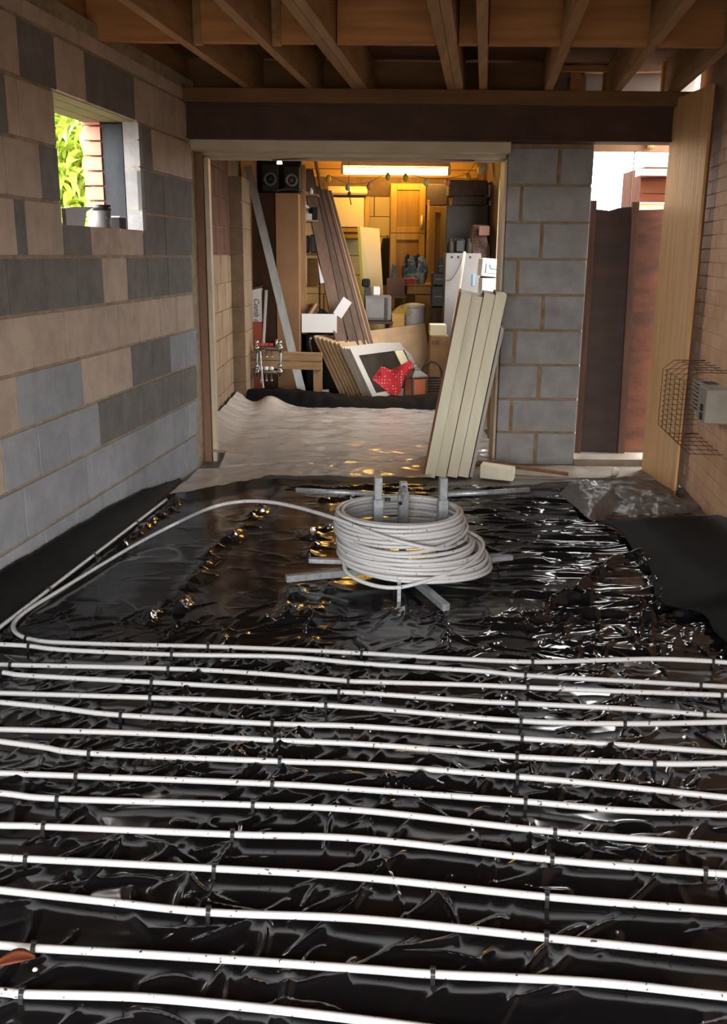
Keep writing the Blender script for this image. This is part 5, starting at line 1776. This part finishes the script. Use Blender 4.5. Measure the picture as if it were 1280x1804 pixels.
# dark grey cabinet, boxes on top, bag, speakers
dgc = thing('grey_cabinet', 'dark grey cloth covered cabinet at the garage right', 'cabinet', (PY(836, 420, 10.6).x, 10.8, 0))
a, b = PY(785, 420, 10.6).x, PY(890, 420, 10.6).x
b = min(b, 1.29)
zt = PY(836, 362, 10.6).z
MB().box(((a + b) / 2, 10.85, zt / 2), (b - a, .5, zt), None, .008).build('body', 'dark_grey', dgc)
on(zt - .009, 797, 858, 345, 10.62, .35, 'grey_blanket_box', 'grey_cloth', 'flat grey cloth covered box on the dark cabinet', 'box', 'box', .012)
z2 = PY(828, 345, 10.62).z
on(z2 - .007, 791, 859, 317, 10.64, .35, 'large_grey_box', 'grey_cloth', 'large grey cloth covered box at the top of the pile', 'box', 'box', .012)
mb = MB(); fb(mb, 752, 324, 789, 361, 11.32, .3, .01, z0=PY(770, 362.5, 11.25).z + .002)
tag(mb.build('purple_box', 'purple_dark'), 'dusky purple box resting on the oak side door', 'box')
mb = MB(); mb.prism([PY(860, 346, 10.7), PY(868, 346, 10.7), PY(863, 326, 10.7), PY(860, 325, 10.7)], (0, .01, 0))
tag(mb.build('white_bracket', 'white_card'), 'pale triangular bracket beside the large grey box', 'bracket')
jl = on(zt - .009, 862, 876, 352, 10.62, .1, 'white_cup', 'white_plastic', 'white plastic cup lying on the dark cabinet', 'cup', 'box', .014)
on(zt - .009, 879, 888, 352, 10.62, .1, 'blue_cup', 'blue_plastic', 'pale blue cup at the right end of the dark cabinet', 'cup', 'box', .014)
# white appliance with three holes
wa = thing('white_appliance', 'grey white appliance with three round holes and a dark cable', 'appliance', (PY(815, 500, 9.95).x, 10.1, 0))
a, b = PY(784, 480, 9.95).x, PY(846, 480, 9.95).x
zt = PY(815, 446, 9.95).z
MB().box(((a + b) / 2, 10.13, zt / 2 + .001), (b - a, .34, zt - .002), None, .005).build('body', 'appliance_grey', wa)
for x in (796, 807, 828):
    q = PY(x, 453, 9.955)
    MB().lathe([(.011, 0), (.011, .004), (.002, .004)], (q.x, 9.9625, q.z), 14, rot('X', 90)).build('hole', 'black_matte', wa)
MB().tube(spline([PY(786, 494, 9.93), PY(795, 492, 9.93), PY(806, 475, 9.93), PY(815, 450, 9.93), PY(816, 445, 9.93)], 6), .004, 6).build('cable', 'rope_dark', wa)
MB().box((PY(834, 493, 9.945).x, 9.955, PY(834, 493, 9.95).z), (.028, .008, .12), None, .002).build('blue_sticker', 'blue_plastic', wa)
zt_ = zt
for x0, x1, lab in ((788, 800, 'dark glass jar at the left on the white appliance'), (801, 819, 'black pot on the white appliance'), (820, 832, 'dark glass jar at the right on the white appliance')):
    on(zt_ - .009, x0, x1, 420, 10.0, .1, 'dark_jar', 'black_plastic' if x0 == 801 else 'glass_dark', lab, 'jar', 'b' if x0 != 801 else 'box', .02)
bb = MB()
q = PY(860, 470, 10.1)
za_, zb2 = PY(860, 472, 10.1).z, PY(860, 396, 10.1).z
cb2 = thing('brown_sack', 'brown sack draped over the stack at the right', 'sack', (q.x, 10.2, za_))
bb.grid(22, 16, lambda u, v: (min(1.24, PY(833, 430, 10.05).x + .36 * u) + .015 * math.sin(7 * v), 10.1 + .05 * math.sin(5 * u + 4 * v) + .1 * v, za_ + (.02 + .06 * abs(math.sin(4 * u))) * (1 - v) + (zb2 - za_) * v), (0, .12, 0))
bb.build('cloth', 'brown_cloth', cb2)
bs = MB(); fb(bs, 843, 398, 862, 415, 10.08, .02, .004)
bs.build('pale_patch', 'brown_shade', cb2)
# clear drawer tower and white box below it
dt = thing('drawer_unit', 'clear plastic drawer unit with blue handle on a white carton', 'drawer unit', (PY(864, 490, 9.0).x, 9.2, .9))
a, b = PY(848, 475, 9.0).x, PY(892, 475, 9.0).x
z0, z1 = PY(866, 488, 9.0).z, PY(866, 456, 9.0).z
MB().box(((a + b) / 2, 9.17, (z0 + z1) / 2), (b - a, .3, z1 - z0), rot('Y', 4), .008).build('frame', 'white_plastic', dt)
MB().box(((a + b) / 2 + .01, 9.008, (z0 + z1) / 2), ((b - a) * .72, .012, (z1 - z0) * .62), rot('Y', 4), .004).build('drawer', 'clear_plastic', dt)
MB().tube([((a + b) / 2 - .04, 8.995, (z0 + z1) / 2 + .03), ((a + b) / 2 - .03, 8.99, (z0 + z1) / 2 - .005), ((a + b) / 2 + .09, 8.99, (z0 + z1) / 2 - .015)], .006, 6).build('handle', 'blue_plastic', dt)
tag(MB().box(((a + b) / 2, 9.16, z0 / 2 - .006), (b - a - .02, .28, z0 - .014), None, .006).build('white_carton', 'white_plastic'), 'tall white carton under the clear plastic drawer unit', 'carton')
A, B = PY(806, 540, 9.2), PY(818, 444, 9.5)
A, B = PY(800, 560, 9.2), PY(818, 444, 9.55)
k = (0.004 - A.z) / (B.z - A.z)
tag(MB().bar(A + (B - A) * k, B, .024, .024, ch=.002).build('white_pole', 'white_paint'), 'thin white pole leaning before the grey white appliance', 'pole')
# black hi-fi stack
for i, (x0, y0, x1, y1, lab) in enumerate(((772, 455, 784, 482, 'topmost narrow black box of the stack left of the grey appliance'),
                                           (761, 481, 784, 503, 'middle black electrical box of the stack left of the grey appliance'),
                                           (760, 504, 784, 541, 'lowest and tallest black box of the stack left of the grey appliance'))):
    c = PY((x0 + x1) / 2, (y0 + y1) / 2, 10.245)
    bh = thing('black_box', lab, 'box', (c.x, 10.35, PY(770, y1, 10.25).z), 'black boxes stacked left of the grey appliance')
    mb = MB(); fb(mb, x0, y0, x1, y1 - .6, 10.25, .2, .006)
    mb.build('case', 'black_plastic', bh)
    MB().box((c.x, 10.247, c.z), (.08, .004, .012)).build('display', 'screen_grey', bh)
mb = MB(); fb(mb, 756, 542, 786, 700, 10.22, .3, .004, z0=0.0)
tag(mb.build('dark_stand', 'dark_plank'), 'dark wooden stand under the stack of black boxes', 'stand')
cx = thing('brown_carton', 'brown cardboard carton printed OX behind the foam boards', 'carton', (PY(768, 640, 9.5).x, 9.6, 0))
mb = MB(); fb(mb, 757, 592, 790, 640, 9.5, .25, .004, z0=0.0)
mb.build('body', 'card_brown', cx)
text_mesh('print', 'OX', .05, 'ink', cx, PY(767, 604, 9.495), FRONT)
mb = MB(); fb(mb, 757, 572, 786, 591.5, 9.52, .2, .004)
tag(mb.build('pale_carton', 'cream_pale'), 'small pale carton on the brown OX carton', 'carton')

# ---- back wall left: cream cupboard, leaning cream panel
cc = thing('wall_cabinet', 'cream wall cabinet with a rounded top rail on the rear wall', 'wall cabinet', (PY(615, 380, 11.6).x, 11.7, PY(615, 430, 11.6).z))
mb = MB(); fb(mb, 575, 328, 647, 343, 11.55, .3, .02); mb.build('top_rail', 'cream', cc)
mb = MB(); fb(mb, 580, 348, 641, 400, 11.6, .25, .004); mb.build('front', 'cream', cc)
mb = MB(); fb(mb, 580, 343, 644, 348.5, 11.62, .22, .001); mb.build('shadow_gap', 'brown_shade', cc)
mb = MB(); fb(mb, 642, 346, 650, 400, 11.64, .2, .002); mb.build('side', 'oak', cc)
for y in (402, 413):
    mb = MB(); fb(mb, 590, y, 640, y + 7, 11.6, .25, .002); mb.build('slat', 'oak', cc)
cp_ = thing('leaning_board', 'cream board with lime green edge leaning on the rear wall', 'board', (PY(652, 500, 11.0).x, 11.0, 0))
A, B, C_, D_ = PY(634, 399, 11.3), PY(668, 403, 11.3), PY(674, 505, 11.0), PY(640, 505, 11.0)
kA = (.004 - A.z) / (D_.z - A.z); kB = (.004 - B.z) / (C_.z - B.z)
D2, C2 = A + (D_ - A) * kA, B + (C_ - B) * kB
MB().prism([A, B, C2, D2], (0, .02, 0)).build('board', 'cream_pale', cp_)
MB().prism([A - Vector((.03, 0, 0)), A, D2, D2 - Vector((.03, 0, 0))], (0, .02, 0)).build('edge', 'lime_edge', cp_)

# ---- fluorescent batten and the string of eggs
LY = 11.2
lt_ = thing('fluorescent_light', 'lit warm fluorescent tube lamp under the garage ceiling', 'lamp', tuple(PY(696, 302, LY)))
A, B = PY(606, 301, LY), PY(787, 303, LY)
MB().tube([A, B], .035, 16).build('tube', 'tube_glow', lt_)
MB().bar(A + Vector((-.03, 0, .075)), B + Vector((.03, 0, .075)), .09, .05, ch=.004).build('batten', 'white_paint', lt_)
for p in (A, B):
    s_ = -1 if p is A else 1
    MB().box(p + Vector((s_ * .02, 0, .02)), (.035, .07, .1), None, .006).build('end_cap', 'white_plastic', lt_)
MB().box(((A.x + B.x) / 2, LY, (A.z + .1 + GZ) / 2), (.06, .06, GZ - A.z - .1)).build('spacer', 'cross_wood', lt_)
gs = thing('egg_string', 'string of coloured egg ornaments hung across the garage', 'ornament string', tuple(PY(690, 320, 10.9)))
EGG = [(578, 315, 'egg_yellow', 1), (612, 330, 'egg_blue', .9), (650, 328, 'egg_pink', 1), (683, 311, 'egg_yellow', 1), (714, 313, 'egg_yellow', 1.1), (750, 321, 'egg_pale', 1),
       (788, 321, 'egg_pink', 1), (824, 311, 'egg_yellow', 1), (841, 285, 'egg_yellow', 1), (852, 294, 'egg_blue', 1.3), (846, 300, 'egg_pale', 1.2)]
for x, y, m, s_ in EGG:
    q = PY(x, y, 10.6)
    MB().lathe([(.002, -.04 * s_), (.018 * s_, -.033 * s_), (.029 * s_, -.012 * s_), (.026 * s_, .012 * s_), (.014 * s_, .032 * s_), (.002, .04 * s_)], q, 14).build('egg', m, gs)
MB().tube(spline([PY(x, y - 7, 10.61) for x, y, *_ in EGG[:9]], 5), .003, 5).build('cord', 'wire_brown', gs)
pc_ = thing('pull_cord', 'brown pull cord with knot hanging before the cream cabinet', 'cord', tuple(PY(614, 345, 9.5)))
MB().tube([PY(614, 285, 9.5), PY(614, 320, 9.5), PY(615, 342, 9.5)], .003, 5).build('cord', 'rope_dark', pc_)
MB().lathe([(.004, -.02), (.016, -.01), (.018, .006), (.006, .02)], PY(615, 341, 9.5), 10).build('knot', 'wire_brown', pc_)
MB().tube([PY(615, 345, 9.5), PY(617, 353, 9.5), PY(618, 361, 9.5)], .005, 5).build('tail', 'rope_dark', pc_)

for o in bpy.data.objects:
    if '_org' in o: del o['_org']
